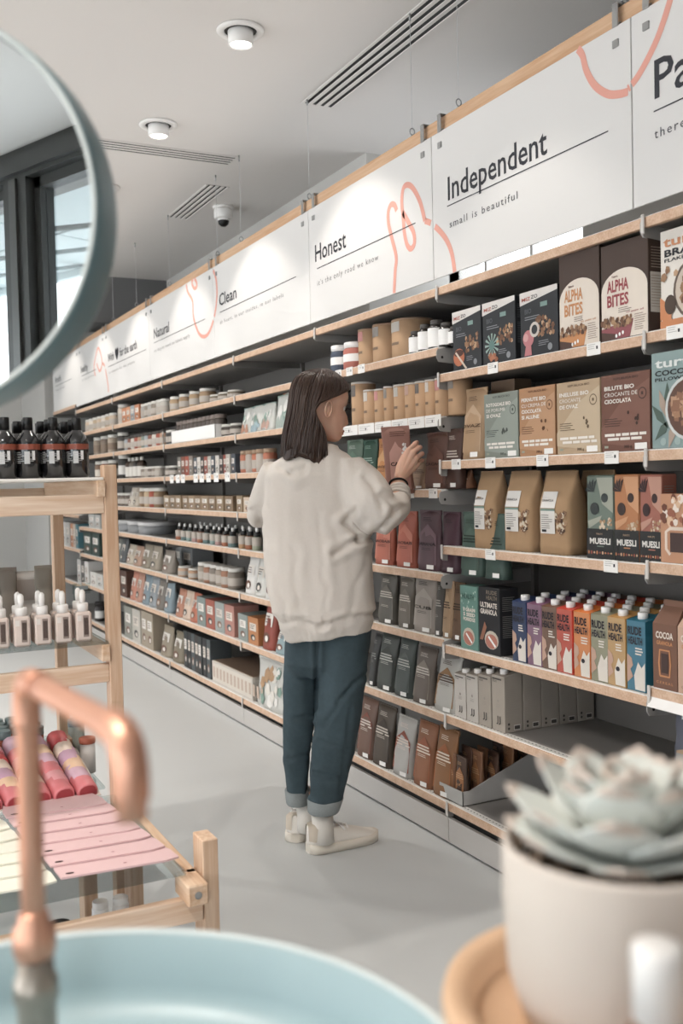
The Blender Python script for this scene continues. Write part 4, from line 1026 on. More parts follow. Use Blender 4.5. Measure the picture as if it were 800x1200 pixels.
# ================================================================== far rows left of the woman
random.seed(11)
def row(bay, lev, pl, pr, pt, kind, cols, group, desc, cat, name, npx=9, off=.015, depth=None, fill=1.0, lid='#d8d4cd', lab='#b3a99e', rows=1):
    z = LV_FAR[lev] if bay != 'E' else bays['E'][2][lev]
    X = FX + off
    ya, yb = yAt(pl, z, X), yAt(pr, z, X)
    L = ya - yb; h = onX((pl + pr) / 2, pt, X).z - z
    n = max(1, round((pr - pl) / npx)); w_ = L / n
    protos = {}
    for i in range(n):
        c = cols[i % len(cols)] if len(cols) > 1 else cols[0]
        y = ya - (i + .5) * w_
        for k in range(rows):
            key = c
            ww = w_ * .94; d = depth or min(.09, max(.03, ww * .7))
            lb = '%s, %s from far end, shelf %s, %s' % (desc, ORD[i], LVW[lev], BAYW[bay]) + (', behind' if k else '')
            if key not in protos:
                if kind == 'jar': pp = jar(min(ww / 2, .05), h, C_(c), C_(lid), C_(lab) if lab else None, n=12)
                elif kind == 'tallbottle': pp = bottle(min(ww / 2, .035), h, C_(c), C_(lid), C_(lab) if lab else None, n=12, lz=(.08, .55))
                elif kind == 'box': pp = [('body', merge(card_box(ww, d * 1.6, h, C_(c), art_mini(i))))]
                elif kind == 'slim': pp = [('body', merge(card_box(ww, .13, h, C_(c), art_mini(i))))]
                elif kind == 'pouch': pp = [('body', merge(pouch(ww, d, h, C_(c), art_mini(i), seed=i)))]
                elif kind == 'tin': pp = [('body', merge([('a', MB().lathe([(ww / 2, 0), (ww / 2, h * .7), (ww / 2 * .96, h * .7)], C_(c), 0, ww / 2, 14)), ('b', MB().lathe([(ww / 2 * 1.01, h * .7), (ww / 2 * 1.01, h)], C_(lid), 0, ww / 2, 14))]))]
                elif kind == 'dropper':
                    r = min(ww / 2, .028)
                    pp = bottle(r, h * .8, C_(c), C_('#3a3a3a'), C_(lab), .5, .66, .76, n=12, lz=(.25, .72)) + [('dropper', MB().lathe([(r * .3, h * .78), (r * .3, h * .97), (r * .15, h)], WHITE, 0, r, 8))]
                if kind in ('jar', 'tallbottle') and ww * FPX / (y + .8) < 7: pp = [('body', merge(pp))]
                protos[key] = product(name, lb, cat, pp, (X + k * (d + .07), y, z + .0005), -PI / 2, group)
            else:
                copy_tree(protos[key], (X + k * (d * 1.2 + .05) + random.uniform(-.004, .004), y, z + .0005), -PI / 2 + random.uniform(-.05, .05) * (kind != 'slim'), lb, group)
def art_mini(i):
    def f(p, w, h):
        y = E0; c = C_(['#e6e0d8', '#d9cfc4', '#cfc7bd', '#ddd0c2'][i % 4]); k = C_(['#7a4a38', '#3a3a3a', '#8a5a40', '#4f5a5e'][i % 4])
        p.rect(-w * .32, w * .32, h * .50, h * .78, c, y); p.lines(-w * .24, w * .22, h * .7, h * .06, 3, h * .02, k, y * 2, i)
        p.disc(0, h * .26, w * .26, k, y, 8, h * .12); p.disc(w * .05, h * .24, w * .14, c, y * 2, 7, h * .07)
    return f
row('M', 1, 135, 142, 474, 'jar', ['#c9b9a6', '#a88f74'], 'small jars, top product shelf', 'small pale spread jar', 'jar', 'spread_jar', 7)
row('F', 1, 98, 131, 488, 'jar', ['#c7ad90', '#d8cdbf', '#bda07c'], 'small jars, top product shelf', 'small pale spread jar with light lid', 'jar', 'spread_jar', 4.5)
row('M', 1, 143, 163, 476, 'box', ['#cf7a4c', '#d98a5a', '#8f9aa0'], 'small packs, top product shelf', 'small orange and grey pack', 'pack', 'tea_pack', 5)
row('M', 1, 163, 180, 472, 'jar', ['#a9a6a0', '#8f8478'], 'glass jars, top product shelf', 'small clear spice jar', 'jar', 'spice_jar', 4.5)
row('L', 1, 194, 240, 460, 'jar', ['#b08d63', '#a37f58'], 'honey jars, top product shelf', 'amber honey jar with pale lid', 'jar', 'honey_jar', 11.5)
row('M', 1, 181, 190, 468, 'jar', ['#b9b4ac'], 'glass jars, top product shelf', 'clear glass jar with white lid', 'jar', 'spice_jar', 4.5)
row('L', 1, 241, 272, 460, 'jar', ['#6e6252'], 'dark jars, top product shelf', 'dark green jar with silver lid', 'jar', 'olive_jar', 10)
row('F', 2, 106, 131, 511, 'jar', ['#a08a74', '#8f7a68', '#b7a38c'], 'jars on the second product shelf', 'tall brown nut jar', 'jar', 'nut_jar', 8, lab='#8a6f58')
row('M', 2, 133, 143, 507, 'jar', ['#4a4642'], 'dark jars, second product shelf', 'wide dark jar with white label', 'jar', 'cream_jar', 9.5)
row('M', 2, 144, 190, 508, 'jar', ['#9aa2a6', '#8f5040', '#c9c2b8', '#b5503a', '#b98c6c', '#7f8a80'], 'small coloured jars, second product shelf', 'tiny coloured spice jar', 'jar', 'spice_jar', 4.2, lid='#4a4540')
row('M', 2, 190, 190.5, 506, 'jar', ['#8f9088'], 'small coloured jars, second product shelf', 'tiny grey spice jar', 'jar', 'spice_jar', 4.2)
row('L', 2, 193, 200, 504, 'jar', ['#3d3b39'], 'small dark jars, second product shelf', 'tiny black-lidded jar', 'jar', 'spice_jar', 4)
row('F', 3, 108, 131, 540, 'jar', ['#8f6a50', '#a5532f', '#7a6a58'], 'jars, third product shelf', 'red-brown sauce jar', 'jar', 'sauce_jar', 7, lab='#d9cfc0')
row('M', 3, 134, 144, 533, 'jar', ['#3f3c3a'], 'jars, third product shelf', 'dark jar with white base label', 'jar', 'cream_jar', 10, lab='#dcd8d2')
row('M', 3, 145, 163, 536, 'tallbottle', ['#4a3a30', '#6a625a', '#39332f'], 'slim bottles, third product shelf', 'slim dark oil bottle', 'bottle', 'oil_bottle', 4.6, lab='#d8d2ca')
row('M', 3, 163, 184, 547, 'jar', ['#8c7f74', '#a9a096', '#6a5f58'], 'small jars, third product shelf', 'small grey-brown jar', 'jar', 'spice_jar', 4.6)
row('L', 3, 191, 201, 546, 'jar', ['#7d756c', '#55504b'], 'small jars, third product shelf', 'small smoky jar', 'jar', 'spice_jar', 5)
row('L', 3, 208, 226, 535, 'slim', ['#7a766e', '#8f4a34', '#b5452f', '#8a8078', '#b04f38'], 'slim upright packs, third product shelf', 'slim red-spined upright pack', 'pack', 'chocolate_pack', 4.2)
row('L', 3, 227, 275, 534, 'slim', ['#4a5058', '#cfc9c2', '#3a3634', '#a34838', '#b9b3aa'], 'slim upright packs, third product shelf', 'slim upright chocolate pack', 'pack', 'chocolate_pack', 4.3)
row('S', 3, 279, 312, 527, 'jar', ['#c96a48', '#b9a99a'], 'orange jars, third product shelf', 'jar with orange base and clear top', 'jar', 'soup_jar', 6.5, lid='#b08a68')
row('M', 4, 135, 148, 578, 'jar', ['#6f625a'], 'jars, fourth product shelf', 'low dark jar', 'jar', 'sauce_jar', 5)
row('M', 4, 149, 160, 572, 'pouch', ['#c9bfb0', '#b7ab9a'], 'pouches, fourth product shelf', 'small pale pouch', 'pouch', 'seed_pouch', 5)
row('M', 4, 161, 184, 572, 'jar', ['#9a7550', '#c7a67c', '#b9482f'], 'jars, fourth product shelf', 'jar of preserves', 'jar', 'preserve_jar', 5.5)
row('L', 4, 192, 272, 581, 'box', ['#9c7d5c', '#8a6a4c'], 'kraft packs, fourth product shelf', 'low kraft pack', 'pack', 'kraft_pack', 8)
row('S', 4, 277, 284, 581, 'box', ['#9c7d5c'], 'kraft packs, fourth product shelf', 'low kraft pack', 'pack', 'kraft_pack', 7)
row('S', 4, 285, 306, 583, 'box', ['#d0b394', '#c7a684'], 'cream packs, fourth product shelf', 'low cream pack', 'pack', 'cream_pack', 9)
row('F', 5, 120, 131, 613, 'tin', ['#9a9c9e'], 'flat tins, fifth product shelf', 'flat grey tin', 'tin', 'flat_tin', 10)
row('M', 5, 134, 170, 611, 'tin', ['#8f9092'], 'flat tins, fifth product shelf', 'flat grey metal tin with white lid', 'tin', 'flat_tin', 11, lid='#c9c8c8')
row('L', 5, 203, 272, 616, 'dropper', ['#b5623c', '#5f7f80', '#8aa09c', '#b98a84'], 'dropper bottles, fifth product shelf', 'dropper bottle with white label', 'bottle', 'dropper_bottle', 6.6, rows=2)
row('S', 5, 276, 300, 618, 'dropper', ['#c08a5a', '#a9582f', '#9aa08a'], 'dropper bottles, fifth product shelf', 'dropper bottle with white label', 'bottle', 'dropper_bottle', 7)
row('F', 6, 122, 131, 628, 'pouch', ['#5f6360'], 'bags, sixth product shelf', 'dark tea bag pouch', 'pouch', 'tea_pouch', 8)
row('M', 6, 134, 145, 632, 'pouch', ['#6a6c68', '#55585a'], 'bags, sixth product shelf', 'dark narrow pouch', 'pouch', 'tea_pouch', 5.5)
row('M', 6, 146, 163, 640, 'pouch', ['#b9a892', '#b58a70', '#a38f7c'], 'bags, sixth product shelf', 'small tan nut bag', 'bag', 'nut_bag', 8)
row('M', 6, 164, 184, 640, 'pouch', ['#8f8474', '#9a8f7e'], 'bags, sixth product shelf', 'large taupe muesli bag', 'bag', 'muesli_bag', 10)
row('L', 6, 187, 199, 646, 'pouch', ['#8a8076'], 'bags, sixth product shelf', 'grey-brown muesli bag', 'bag', 'muesli_bag', 12)
row('L', 6, 202, 226, 641, 'box', ['#8f9090', '#7a7c7e'], 'upright boxes, sixth product shelf', 'grey upright tea box', 'box', 'tea_box', 11, off=.16)
row('L', 6, 203, 227, 665, 'jar', ['#c79a78', '#b98862'], 'low jars, sixth product shelf', 'low tan jar', 'jar', 'cream_jar', 11)
row('L', 6, 229, 272, 663, 'jar', ['#9a8d80', '#a5694a', '#7f756a'], 'low jars, sixth product shelf', 'small mixed nut jar', 'jar', 'nut_jar', 7)
row('S', 6, 285, 322, 655, 'pouch', ['#dcd9d4', '#d2d0cb'], 'white pouches, sixth product shelf', 'white pouch with small picture', 'pouch', 'pet_pouch', 12)
row('F', 7, 124, 131, 666, 'tallbottle', ['#5a3a2c'], 'brown bottles, seventh product shelf', 'brown bottle with white label', 'bottle', 'syrup_bottle', 7)
row('M', 7, 134, 149, 668, 'box', ['#7a4632', '#5f3a2c'], 'boxes, seventh product shelf', 'rust brown box with white label', 'box', 'syrup_box', 7.5)
row('M', 7, 151, 164, 672, 'pouch', ['#cf7d62', '#c98a70'], 'boxes, seventh product shelf', 'salmon pouch', 'pouch', 'lentil_pouch', 6.5)
row('M', 7, 165, 199, 679, 'pouch', ['#7f8f98', '#8f959a', '#77706a'], 'pouches, seventh product shelf', 'blue-grey pouch with pale print', 'pouch', 'lentil_pouch', 8.5)
row('L', 7, 204, 230, 694, 'pouch', ['#c47a5c', '#d9b9a0', '#cc6a4a'], 'pouches, seventh product shelf', 'orange and white pasta pouch', 'pouch', 'pasta_pouch', 8)
row('L', 7, 231, 275, 705, 'box', ['#7f8a86', '#b5543e', '#9aa09c', '#c07a6a'], 'boxes, seventh product shelf', 'grey and red pasta box', 'box', 'pasta_box', 11)
row('S', 7, 279, 303, 722, 'box', ['#8b938f', '#c9783c'], 'boxes, seventh product shelf', 'orange and grey carton', 'box', 'pasta_box', 12)
row('S', 7, 305, 319, 708, 'pouch', ['#a8402f'], 'bags, seventh product shelf', 'red tall bag by the sweatshirt', 'bag', 'lentil_bag', 14)
row('S', 7, 320, 334, 735, 'pouch', ['#8aa6ad'], 'bags, seventh product shelf', 'pale blue bag by the sweatshirt', 'bag', 'flour_bag', 14)
row('F', 8, 121, 131, 705, 'tallbottle', ['#3a322c'], 'bottles on the bottom shelf', 'dark bottle', 'bottle', 'oil_bottle', 9)
row('M', 8, 146, 165, 713, 'box', ['#8f8f86', '#c0bab0'], 'cartons on the bottom shelf', 'pale upright carton', 'box', 'rice_box', 9)
row('M', 8, 166, 180, 718, 'box', ['#a5937c'], 'cartons on the bottom shelf', 'tan upright carton', 'box', 'rice_box', 7)
row('M', 8, 186, 198, 735, 'pouch', ['#9a8a72'], 'pouches on the bottom shelf', 'tan grain pouch', 'pouch', 'grain_pouch', 12)
row('L', 8, 200, 212, 742, 'pouch', ['#85775f'], 'pouches on the bottom shelf', 'olive tan grain pouch', 'pouch', 'grain_pouch', 12)
row('L', 8, 216, 247, 745, 'slim', ['#35383a', '#2b2b2d', '#4a5054', '#3a3433'], 'slim black packs on the bottom shelf', 'slim black upright pack', 'pack', 'noodle_pack', 4.5)
# low cardboard case, white tray and clear bag
z = LV_FAR[8]
ya, yb = yAt(249, z, FX + .012), yAt(296, z, FX + .012)
m = MB(); m.box(0, ya - yb, 0, .30, 0, .12, C_('#c9c1b6'), .002); m.rect(.01, ya - yb - .01, .01, .11, C_('#d8cfc4'), -.0006)
for k in range(14): m.rect(.02 + k * .055, .05 + k * .055, .03, .09, C_('#c7a993'), -.0012)
m.box(.01, ya - yb - .01, .01, .29, .12, .123, C_('#8a6a54'))
tag(m.build('cardboard_case', None, (FX + .012, ya, z + .0005), -PI / 2), 'long low white card case with brown top on the bottom shelf', 'case')
w_, h_ = wh(298, 330, 775, z, .012)
cp = pouch(w_, .07, h_, C_('#c9c8c2'), lambda p, w, h: clusters(p, -w * .4, w * .4, h * .15, h * .8, 16, [C_('#b98a5c'), C_('#e6e2dc'), C_('#7f9a8e'), C_('#dcd6cc')], w * .09, 3), seed=4)
put('clear_bag', 'big pale clear bag on the bottom shelf by the jeans', 'bag', cp, 298, 330, z, .012)
z = LV_FAR[2]
ya, yb = yAt(201, z, FX + .012), yAt(252, z, FX + .012)
m = MB(); m.box(0, ya - yb, 0, .004, 0, .075, WHITE); m.box(0, .004, 0, .16, 0, .075, WHITE); m.box(ya - yb - .004, ya - yb, 0, .16, 0, .075, WHITE); m.box(0, ya - yb, .156, .16, 0, .075, WHITE); m.box(0, ya - yb, 0, .16, 0, .003, WHITE)
tag(m.build('display_tray', None, (FX + .012, ya, z + .0005), -PI / 2), 'long white display tray holding small jars, second product shelf', 'tray')
r0 = jar(.036, .13, C_('#6a5f58'), C_('#8f8078'), C_('#7d726a'), n=10)
n = 11
for i in range(n):
    yy = ya - .05 - i * (ya - yb - .1) / (n - 1)
    lb = 'small brown-grey jar in the white tray, %s from the far end' % ORD[i]
    if i == 0: pj = product('yoghurt_jar', lb, 'jar', [('body', merge(r0))], (FX + .03, yy, z + .004), -PI / 2, 'jars in the white tray')
    else: copy_tree(pj, (FX + .03, yy, z + .004), -PI / 2, lb)
row('L', 2, 255, 274, 497, 'jar', ['#4a443e'], 'dark jars after the white tray', 'dark jar after the white tray', 'jar', 'sauce_jar', 9)
cols_ = ['#c98a6c', '#9fb4bc', '#cfa08c', '#a9b5ae']
for i, (pl, pr, pt) in enumerate(((281, 292, 478), (292, 305, 475), (304, 318, 472), (320, 343, 462))):
    w_, h_ = wh(pl, pr, pt, z, .014)
    cp = pouch(w_, .06, h_, C_('#cfcfca'), lambda p, w, h, i=i: (clusters(p, -w * .3, w * .3, h * .35, h * .7, 6, [C_('#e9e7e3'), C_('#7f9a8e')], w * .12, i), clusters(p, -w * .35, w * .35, h * .08, h * .3, 8, [C_(cols_[i])], w * .13, i + 4)), seed=i, seal=C_('#7f958c' if i < 3 else '#8fa89c'))
    put('snack_bag', 'clear snack bag with %s print, %s of four behind the woman' % (['salmon', 'blue', 'coral', 'green'][i], ORD[i]), 'bag', cp, pl, pr, z, .014, 'clear snack bags behind the woman')
w_, h_ = wh(329, 350, 456, z, .05)
put('snack_bag', 'white bag with bright orange top next to the hair', 'bag', pouch(w_, .05, h_, C_('#d6d3cf'), lambda p, w, h: p.rect(-w * .45, w * .45, h * .72, h * .92, C_('#dc6a38'), E0), seed=9, seal=C_('#dc6a38')), 331, 352, z, .08, None, yAt(338, z, FX + .08))
# end bay
row('E', 5, 73, 82, 612, 'box', ['#c9c6c2', '#b9b5b1'], 'books and boxes in the end bay', 'white boxed herbal pack', 'box', 'herb_box', 4.8)
row('E', 5, 83, 92, 614, 'slim', ['#c9794a', '#c7b09a', '#3f7a88'], 'books and boxes in the end bay', 'upright coloured book', 'book', 'cook_book', 3.2)
row('F', 6, 98, 118, 624, 'box', ['#33443e'], 'dark green box in the far bay', 'dark green gift box', 'box', 'gift_box', 10.5, depth=.1)
row('E', 6, 91, 104, 657, 'box', ['#c0bdb9', '#55524f', '#dcd9d4'], 'boxes low in the end bay', 'small white cosmetic box', 'box', 'cosmetic_box', 4.5)
row('F', 7, 106, 121, 672, 'box', ['#d9d5cf', '#cfccc6'], 'white boxes in the far bay', 'small white box', 'box', 'cosmetic_box', 6)
row('F', 5, 104, 118, 603, 'box', ['#b9b7b4'], 'boxes in the far bay', 'grey-white flat box', 'box', 'tea_box', 7)
row('F', 8, 105, 118, 706, 'jar', ['#2e2a28'], 'black jars in the far bay', 'black jar with wide white label', 'jar', 'candle_jar', 13, lid='#2e2a28', lab='#dcdad6')
#@@PART3
# ================================================================== the shopper
RH = Vector((AR.x, AR.y, 0)).normalized(); FH = Vector((AF.x, AF.y, 0)).normalized(); UZ = Vector((0, 0, 1))
def remesh(mb, name, voxel, smooth_it=6, disp=None, parent=None, sub=0):
    me = mb.mesh(name + '_raw'); o = bpy.data.objects.new(name, me); col.objects.link(o)
    md = o.modifiers.new('r', 'REMESH'); md.mode = 'VOXEL'; md.voxel_size = voxel; md.use_smooth_shade = True
    if smooth_it:
        sm = o.modifiers.new('s', 'SMOOTH'); sm.factor = .5; sm.iterations = smooth_it
    dg = bpy.context.evaluated_depsgraph_get(); dg.update()
    me2 = bpy.data.meshes.new_from_object(o.evaluated_get(dg))
    me2.name = name
    bpy.data.objects.remove(o)
    if disp:
        nr = [v.normal.copy() for v in me2.vertices]
        for v, n_ in zip(me2.vertices, nr): v.co += n_ * disp(v.co, n_)
    me2.materials.clear()
    for m_ in mb.mats: me2.materials.append(m_)
    me2.polygons.foreach_set('use_smooth', [True] * len(me2.polygons))
    me2.polygons.foreach_set('material_index', [0] * len(me2.polygons))
    me2.update()
    o = bpy.data.objects.new(name, me2); col.objects.link(o)
    if parent: o.parent = parent
    return o
def ell(c, a, b, n=28, e=1.0, tilt=0.0, r=RH, f=FH):
    out = []
    for j in range(n):
        t_ = 2 * PI * j / n; cx, sx = math.cos(t_), math.sin(t_)
        u = math.copysign(abs(cx) ** e, cx) * a; v_ = math.copysign(abs(sx) ** e, sx) * b
        out.append(tuple(c + r * u + f * v_ + UZ * (tilt * u)))
    return out
def px_ring(py, pl, pr, D, hd, tilt=0.0, e=.85):
    c = W((pl + pr) / 2, py, D); a = (pr - pl) / 2 / FPX * D
    return ell(c, a, hd, 28, e, tilt)
def proj(p):
    v_ = Vector(p) - CAM; d = v_.dot(AF); return 400 + FPX * v_.dot(AR) / d, 600 - FPX * v_.dot(AU) / d
def seg_d(x, y, a, b):
    dx, dy = b[0] - a[0], b[1] - a[1]; t_ = max(0, min(1, ((x - a[0]) * dx + (y - a[1]) * dy) / (dx * dx + dy * dy + 1e-9)))
    return math.hypot(x - a[0] - t_ * dx, y - a[1] - t_ * dy)
woman = thing('person', 'woman seen from behind in cream sweatshirt and jeans holding a cocoa pouch', 'person', (0, 0, 0))
KNIT = M('#d8d1ca', .9, noise_amt=.03, scale=120, bump=.12, spec=.15)
DT = 3.43
m = MB()
m.loft([px_ring(522, 356, 392, DT, .055), px_ring(528, 350, 398, DT, .075), px_ring(533, 334, 409, DT, .088), px_ring(541, 320, 418, DT, .10), px_ring(556, 311, 425, DT, .118), px_ring(600, 308, 431, DT, .135),
        px_ring(650, 309, 436, DT, .15), px_ring(690, 313, 439, DT, .155), px_ring(718, 321, 441, DT, .155, .05), px_ring(731, 328, 439, DT, .148, .08), px_ring(744, 333, 437, DT, .142, .10)], KNIT)
sl = [W(402, 550, 3.41), W(420, 573, 3.38), W(436, 592, 3.35), W(449, 602, 3.34), W(460, 600, 3.38), W(466, 592, 3.42), W(468, 583, 3.455)]
m.tube(smooth_curve([tuple(p) for p in sl], 3), [v[0] for v in smooth_curve([(x,) for x in (.075, .092, .090, .066, .050, .043, .036)], 3)], KNIT, 20)
sl = [W(328, 553, 3.45), W(314, 575, 3.49), W(306, 596, 3.54), W(306, 604, 3.62), W(314, 598, 3.70)]
m.tube(smooth_curve([tuple(p) for p in sl], 3), [v[0] for v in smooth_curve([(x,) for x in (.07, .058, .046, .043, .036)], 3)], KNIT, 18)
creases = [((392, 648), (418, 633), .9), ((418, 633), (446, 627), 1.0), ((414, 600), (405, 614), .8), ((405, 614), (418, 632), 1.0), ((330, 546), (342, 557), .7), ((342, 557), (356, 551), .6), ((400, 545), (402, 590), .22), ((312, 565), (318, 640), .22),
           ((440, 622), (463, 600), .8), ((448, 582), (462, 596), .8), ((430, 560), (446, 592), .7), ((455, 612), (470, 596), .6), ((345, 640), (350, 720), .22), ((375, 600), (384, 722), .22), ((322, 660), (336, 722), .22), ((425, 660), (410, 722), .22), ((296, 596), (306, 612), .6), ((322, 727), (380, 733), .55), ((380, 733), (440, 720), .55)]
def knit_disp(p, n_):
    r_ = p.dot(RH); z_ = p.z
    d = .010 * (noise.noise(Vector((r_ * 11, z_ * 2.2, p.dot(FH) * 5))) ) + .004 * noise.noise(Vector((r_ * 26, z_ * 6, 3)))
    if n_.dot(AF) < .25:
        x, y = proj(p); wx = 5 * noise.noise(Vector((x * .06, y * .05, 0))); wy = 5 * noise.noise(Vector((x * .05, y * .06, 4)))
        for a, b, k in creases:
            q = seg_d(x + wx, y + wy, a, b)
            if q < 18: d += k * (-.0105 * math.exp(-(q / 3.2) ** 2) + .006 * math.exp(-((q - 8) / 5) ** 2))
    if z_ < .835: d += -.0035 + .0012 * math.sin(r_ * 900)
    return d
remesh(m, 'sweatshirt', .0075, 8, knit_disp, woman)
# ribbed neckline
m = MB(); c0 = W(374, 526, DT)
pts = [c0 + RH * (.058 * math.cos(a)) + FH * (.068 * math.sin(a)) + UZ * (.012 * math.sin(a)) for a in [2 * PI * k / 24 for k in range(25)]]
m.tube(pts, .010, KNIT, 8, False); m.build('neckline', woman)
# jeans
DEN = M('#45535a', .85, noise_amt=.16, scale=60, bump=.15, spec=.15, name='denim')
def jring(py, pl, pr, D, hd): return px_ring(py, pl, pr, D, hd, 0, .9)
m = MB()
m.loft([jring(700, 338, 432, 3.45, .11), jring(740, 334, 435, 3.45, .12), jring(775, 333, 431, 3.45, .115), jring(790, 345, 420, 3.45, .08)], DEN)
m.loft([jring(730, 335, 384, 3.49, .095), jring(790, 332, 373, 3.50, .088), jring(840, 331, 368.5, 3.51, .082), jring(880, 332, 364, 3.52, .072), jring(936, 336, 362, 3.52, .060)], DEN)
m.loft([jring(730, 373, 434, 3.42, .105), jring(790, 373, 429.5, 3.42, .10), jring(830, 370, 425.5, 3.42, .095), jring(870, 365, 417, 3.42, .085), jring(900, 362, 410, 3.43, .075), jring(947, 361, 398, 3.44, .062)], DEN)
jc = [((371, 745), (371, 842), 1.2), ((371, 842), (365, 870), .9), ((365, 870), (361, 930), .9), ((428, 790), (395, 822), .5), ((414, 800), (380, 850), .4), ((345, 842), (366, 838), .5), ((375, 868), (408, 880), .5), ((338, 890), (360, 884), .5), ((366, 905), (400, 912), .5), ((411, 830), (398, 930), .35)]
def jean_disp(p, n_):
    d = .006 * noise.noise(Vector((p.dot(RH) * 12, p.z * 7, 1))) + .003 * noise.noise(Vector((p.dot(RH) * 25, p.z * 22, 2)))
    if n_.dot(AF) < .3:
        x, y = proj(p)
        for a, b, k in jc:
            q = seg_d(x, y, a, b)
            if q < 12: d += k * (-.009 * math.exp(-(q / 2.2) ** 2) + .004 * math.exp(-((q - 5) / 3) ** 2))
    return d
remesh(m, 'jeans', .007, 5, jean_disp, woman)
CUFF = M('#8d9394', .9, noise_amt=.12, scale=200, bump=.1)
for py0, py1, l0, r0_, l1, r1, D, hd in ((924, 940, 333.5, 363, 335, 363.5, 3.52, .066), (934, 950, 359.5, 402.5, 360, 398, 3.44, .070)):
    m = MB(); m.loft([jring(py0, l0 + 1, r0_ - 1, D, hd - .004), jring(py0 + 1.5, l0, r0_, D, hd), jring(py1 - 1.5, l1, r1, D, hd), jring(py1, l1 + 1, r1 - 1, D, hd - .004), jring(py1 - 1, l1 + 4, r1 - 4, D, hd - .012)], CUFF)
    m.build('trouser_cuff', woman)
m = MB(); pts = [W(x, y, 3.335 + k * .003) for k, (x, y) in enumerate(((424, 770), (417, 810), (411, 850), (405, 890), (399, 930)))]
# socks
SOCK = M('#dfdad3', .9, noise_amt=.03, scale=150, bump=.1); SKIN = M('#d8ae98', .5, noise_amt=.04, scale=25, spec=.35, name='skin')
SKIN.node_tree.nodes['Principled BSDF'].inputs['Subsurface Weight'].default_value = .12
SKIN.node_tree.nodes['Principled BSDF'].inputs['Subsurface Scale'].default_value = .01
for x0, x1, y0, y1, D in ((359, 361, 925, 972, 3.53), (377, 379, 936, 985, 3.44)):
    m = MB(); m.loft([ell(W(x0, y0, D), .036, .04, 16), ell(W(x0, y0 + 14, D), .034, .038, 16)], SKIN); m.build('ankle', woman)
    m = MB(); m.loft([ell(W(x0, y0 + 15, D), .0385, .042, 18), ell(W((x0 + x1) / 2, (y0 + y1) / 2 + 6, D), .037, .043, 18), ell(W(x1, y1, D), .040, .050, 18)], SOCK); m.build('sock', woman)
# shoes
SHOE = M('#e8e2da', .55, noise_amt=.03, scale=40, bump=.05); SOLE = M('#ded6ca', .6, noise_amt=.03)
def make_shoe(heel, toe, wide=.098):
    a = Vector(heel); a.z = 0; b = Vector(toe); b.z = 0; d = (b - a); L = d.length; d.normalize(); s_ = Vector((d.y, -d.x, 0))
    def P_(u, v_, z_): return tuple(a + d * (u * L) + s_ * v_ + UZ * z_)
    def wdt(u): return wide / 2 * (.72 + .28 * math.sin(min(1, u * 1.25) * PI * .5 + .0) - .0) * (1 if u < .72 else math.sqrt(max(0.02, 1 - ((u - .72) / .285) ** 2))) * (1 if u > .08 else math.sqrt(max(.05, 1 - ((.08 - u) / .085) ** 2)))
    us = [-.004, .02, .08, .2, .35, .5, .62, .74, .84, .92, .97, 1.0]
    so = MB(); rings = []
    for u in us:
        w0 = wdt(max(0, u)) + .004; rings.append([P_(u, w0 * c, z_) for c, z_ in ((-1, .002), (-1, .030), (-.8, .034), (0, .034), (.8, .034), (1, .030), (1, .002), (0, .0))])
    so.loft(rings, SOLE)
    o1 = so.build('shoe_sole', woman)
    up = MB(); rings = []
    for u in us[:-1]:
        w0 = wdt(max(0, u)) - .002
        hgt = .098 if u < .1 else (.098 - (u - .1) * .06 if u < .34 else .084 - (u - .34) * .085) if u < .8 else .044 - (u - .8) * .09
        hgt = max(.036, hgt); k = .62 if u < .35 else .8
        rings.append([P_(u, w0 * c, .028 + (hgt - .028) * q) for c, q in ((-1, 0), (-1, .3), (-.93, .62), (-k, .9), (-k * .5, 1), (0, 1.02), (k * .5, 1), (k, .9), (.93, .62), (1, .3), (1, 0))])
    up.loft(rings, SHOE)
    o2 = up.build('shoe_upper', woman)
    la = MB()
    for u in (.36, .42, .48, .54):
        hh = .084 - (u - .34) * .085 + .003
        la.tube([P_(u - .01, -.024, hh - .008), P_(u, -.012, hh + .001), P_(u + .01, 0, hh + .003), P_(u, .012, hh + .001), P_(u - .01, .024, hh - .008)], .0035, WHITE, 6)
    for sg in (-1, 1):
        la.tube([P_(.36, 0, .092), P_(.33, .018 * sg, .106), P_(.30, .034 * sg, .098), P_(.33, .022 * sg, .088), P_(.36, 0, .090)], .003, WHITE, 6)
        la.tube([P_(.36, 0, .092), P_(.41, .022 * sg, .088), P_(.46, .038 * sg, .068)], .003, WHITE, 6)
    la.build('shoe_laces', woman)
    hp = MB(); rings = []
    for u, k in ((.0, 1.02), (.04, 1.05), (.12, 1.03)):
        w0 = wdt(max(0, u)) * k; rings.append([P_(u - .008 + .004 * (u > 0), w0 * c, z_) for c, z_ in ((-1, .045), (-.95, .088), (-.6, .100), (.6, .100), (.95, .088), (1, .045))])
    hp.loft(rings, M('#cbbfb0', .6), closed=False, caps=False); hp.build('shoe_heel_tab', woman)
hA = onZ(361, 1000, 0); tA = onZ(430, 984, 0)
dr = (tA - hA).normalized(); tA = hA + dr * .275
make_shoe(hA, tA)
hB = onZ(346, 988, 0); make_shoe(hB, hB + dr.lerp(FH, .85).normalized() * .27)
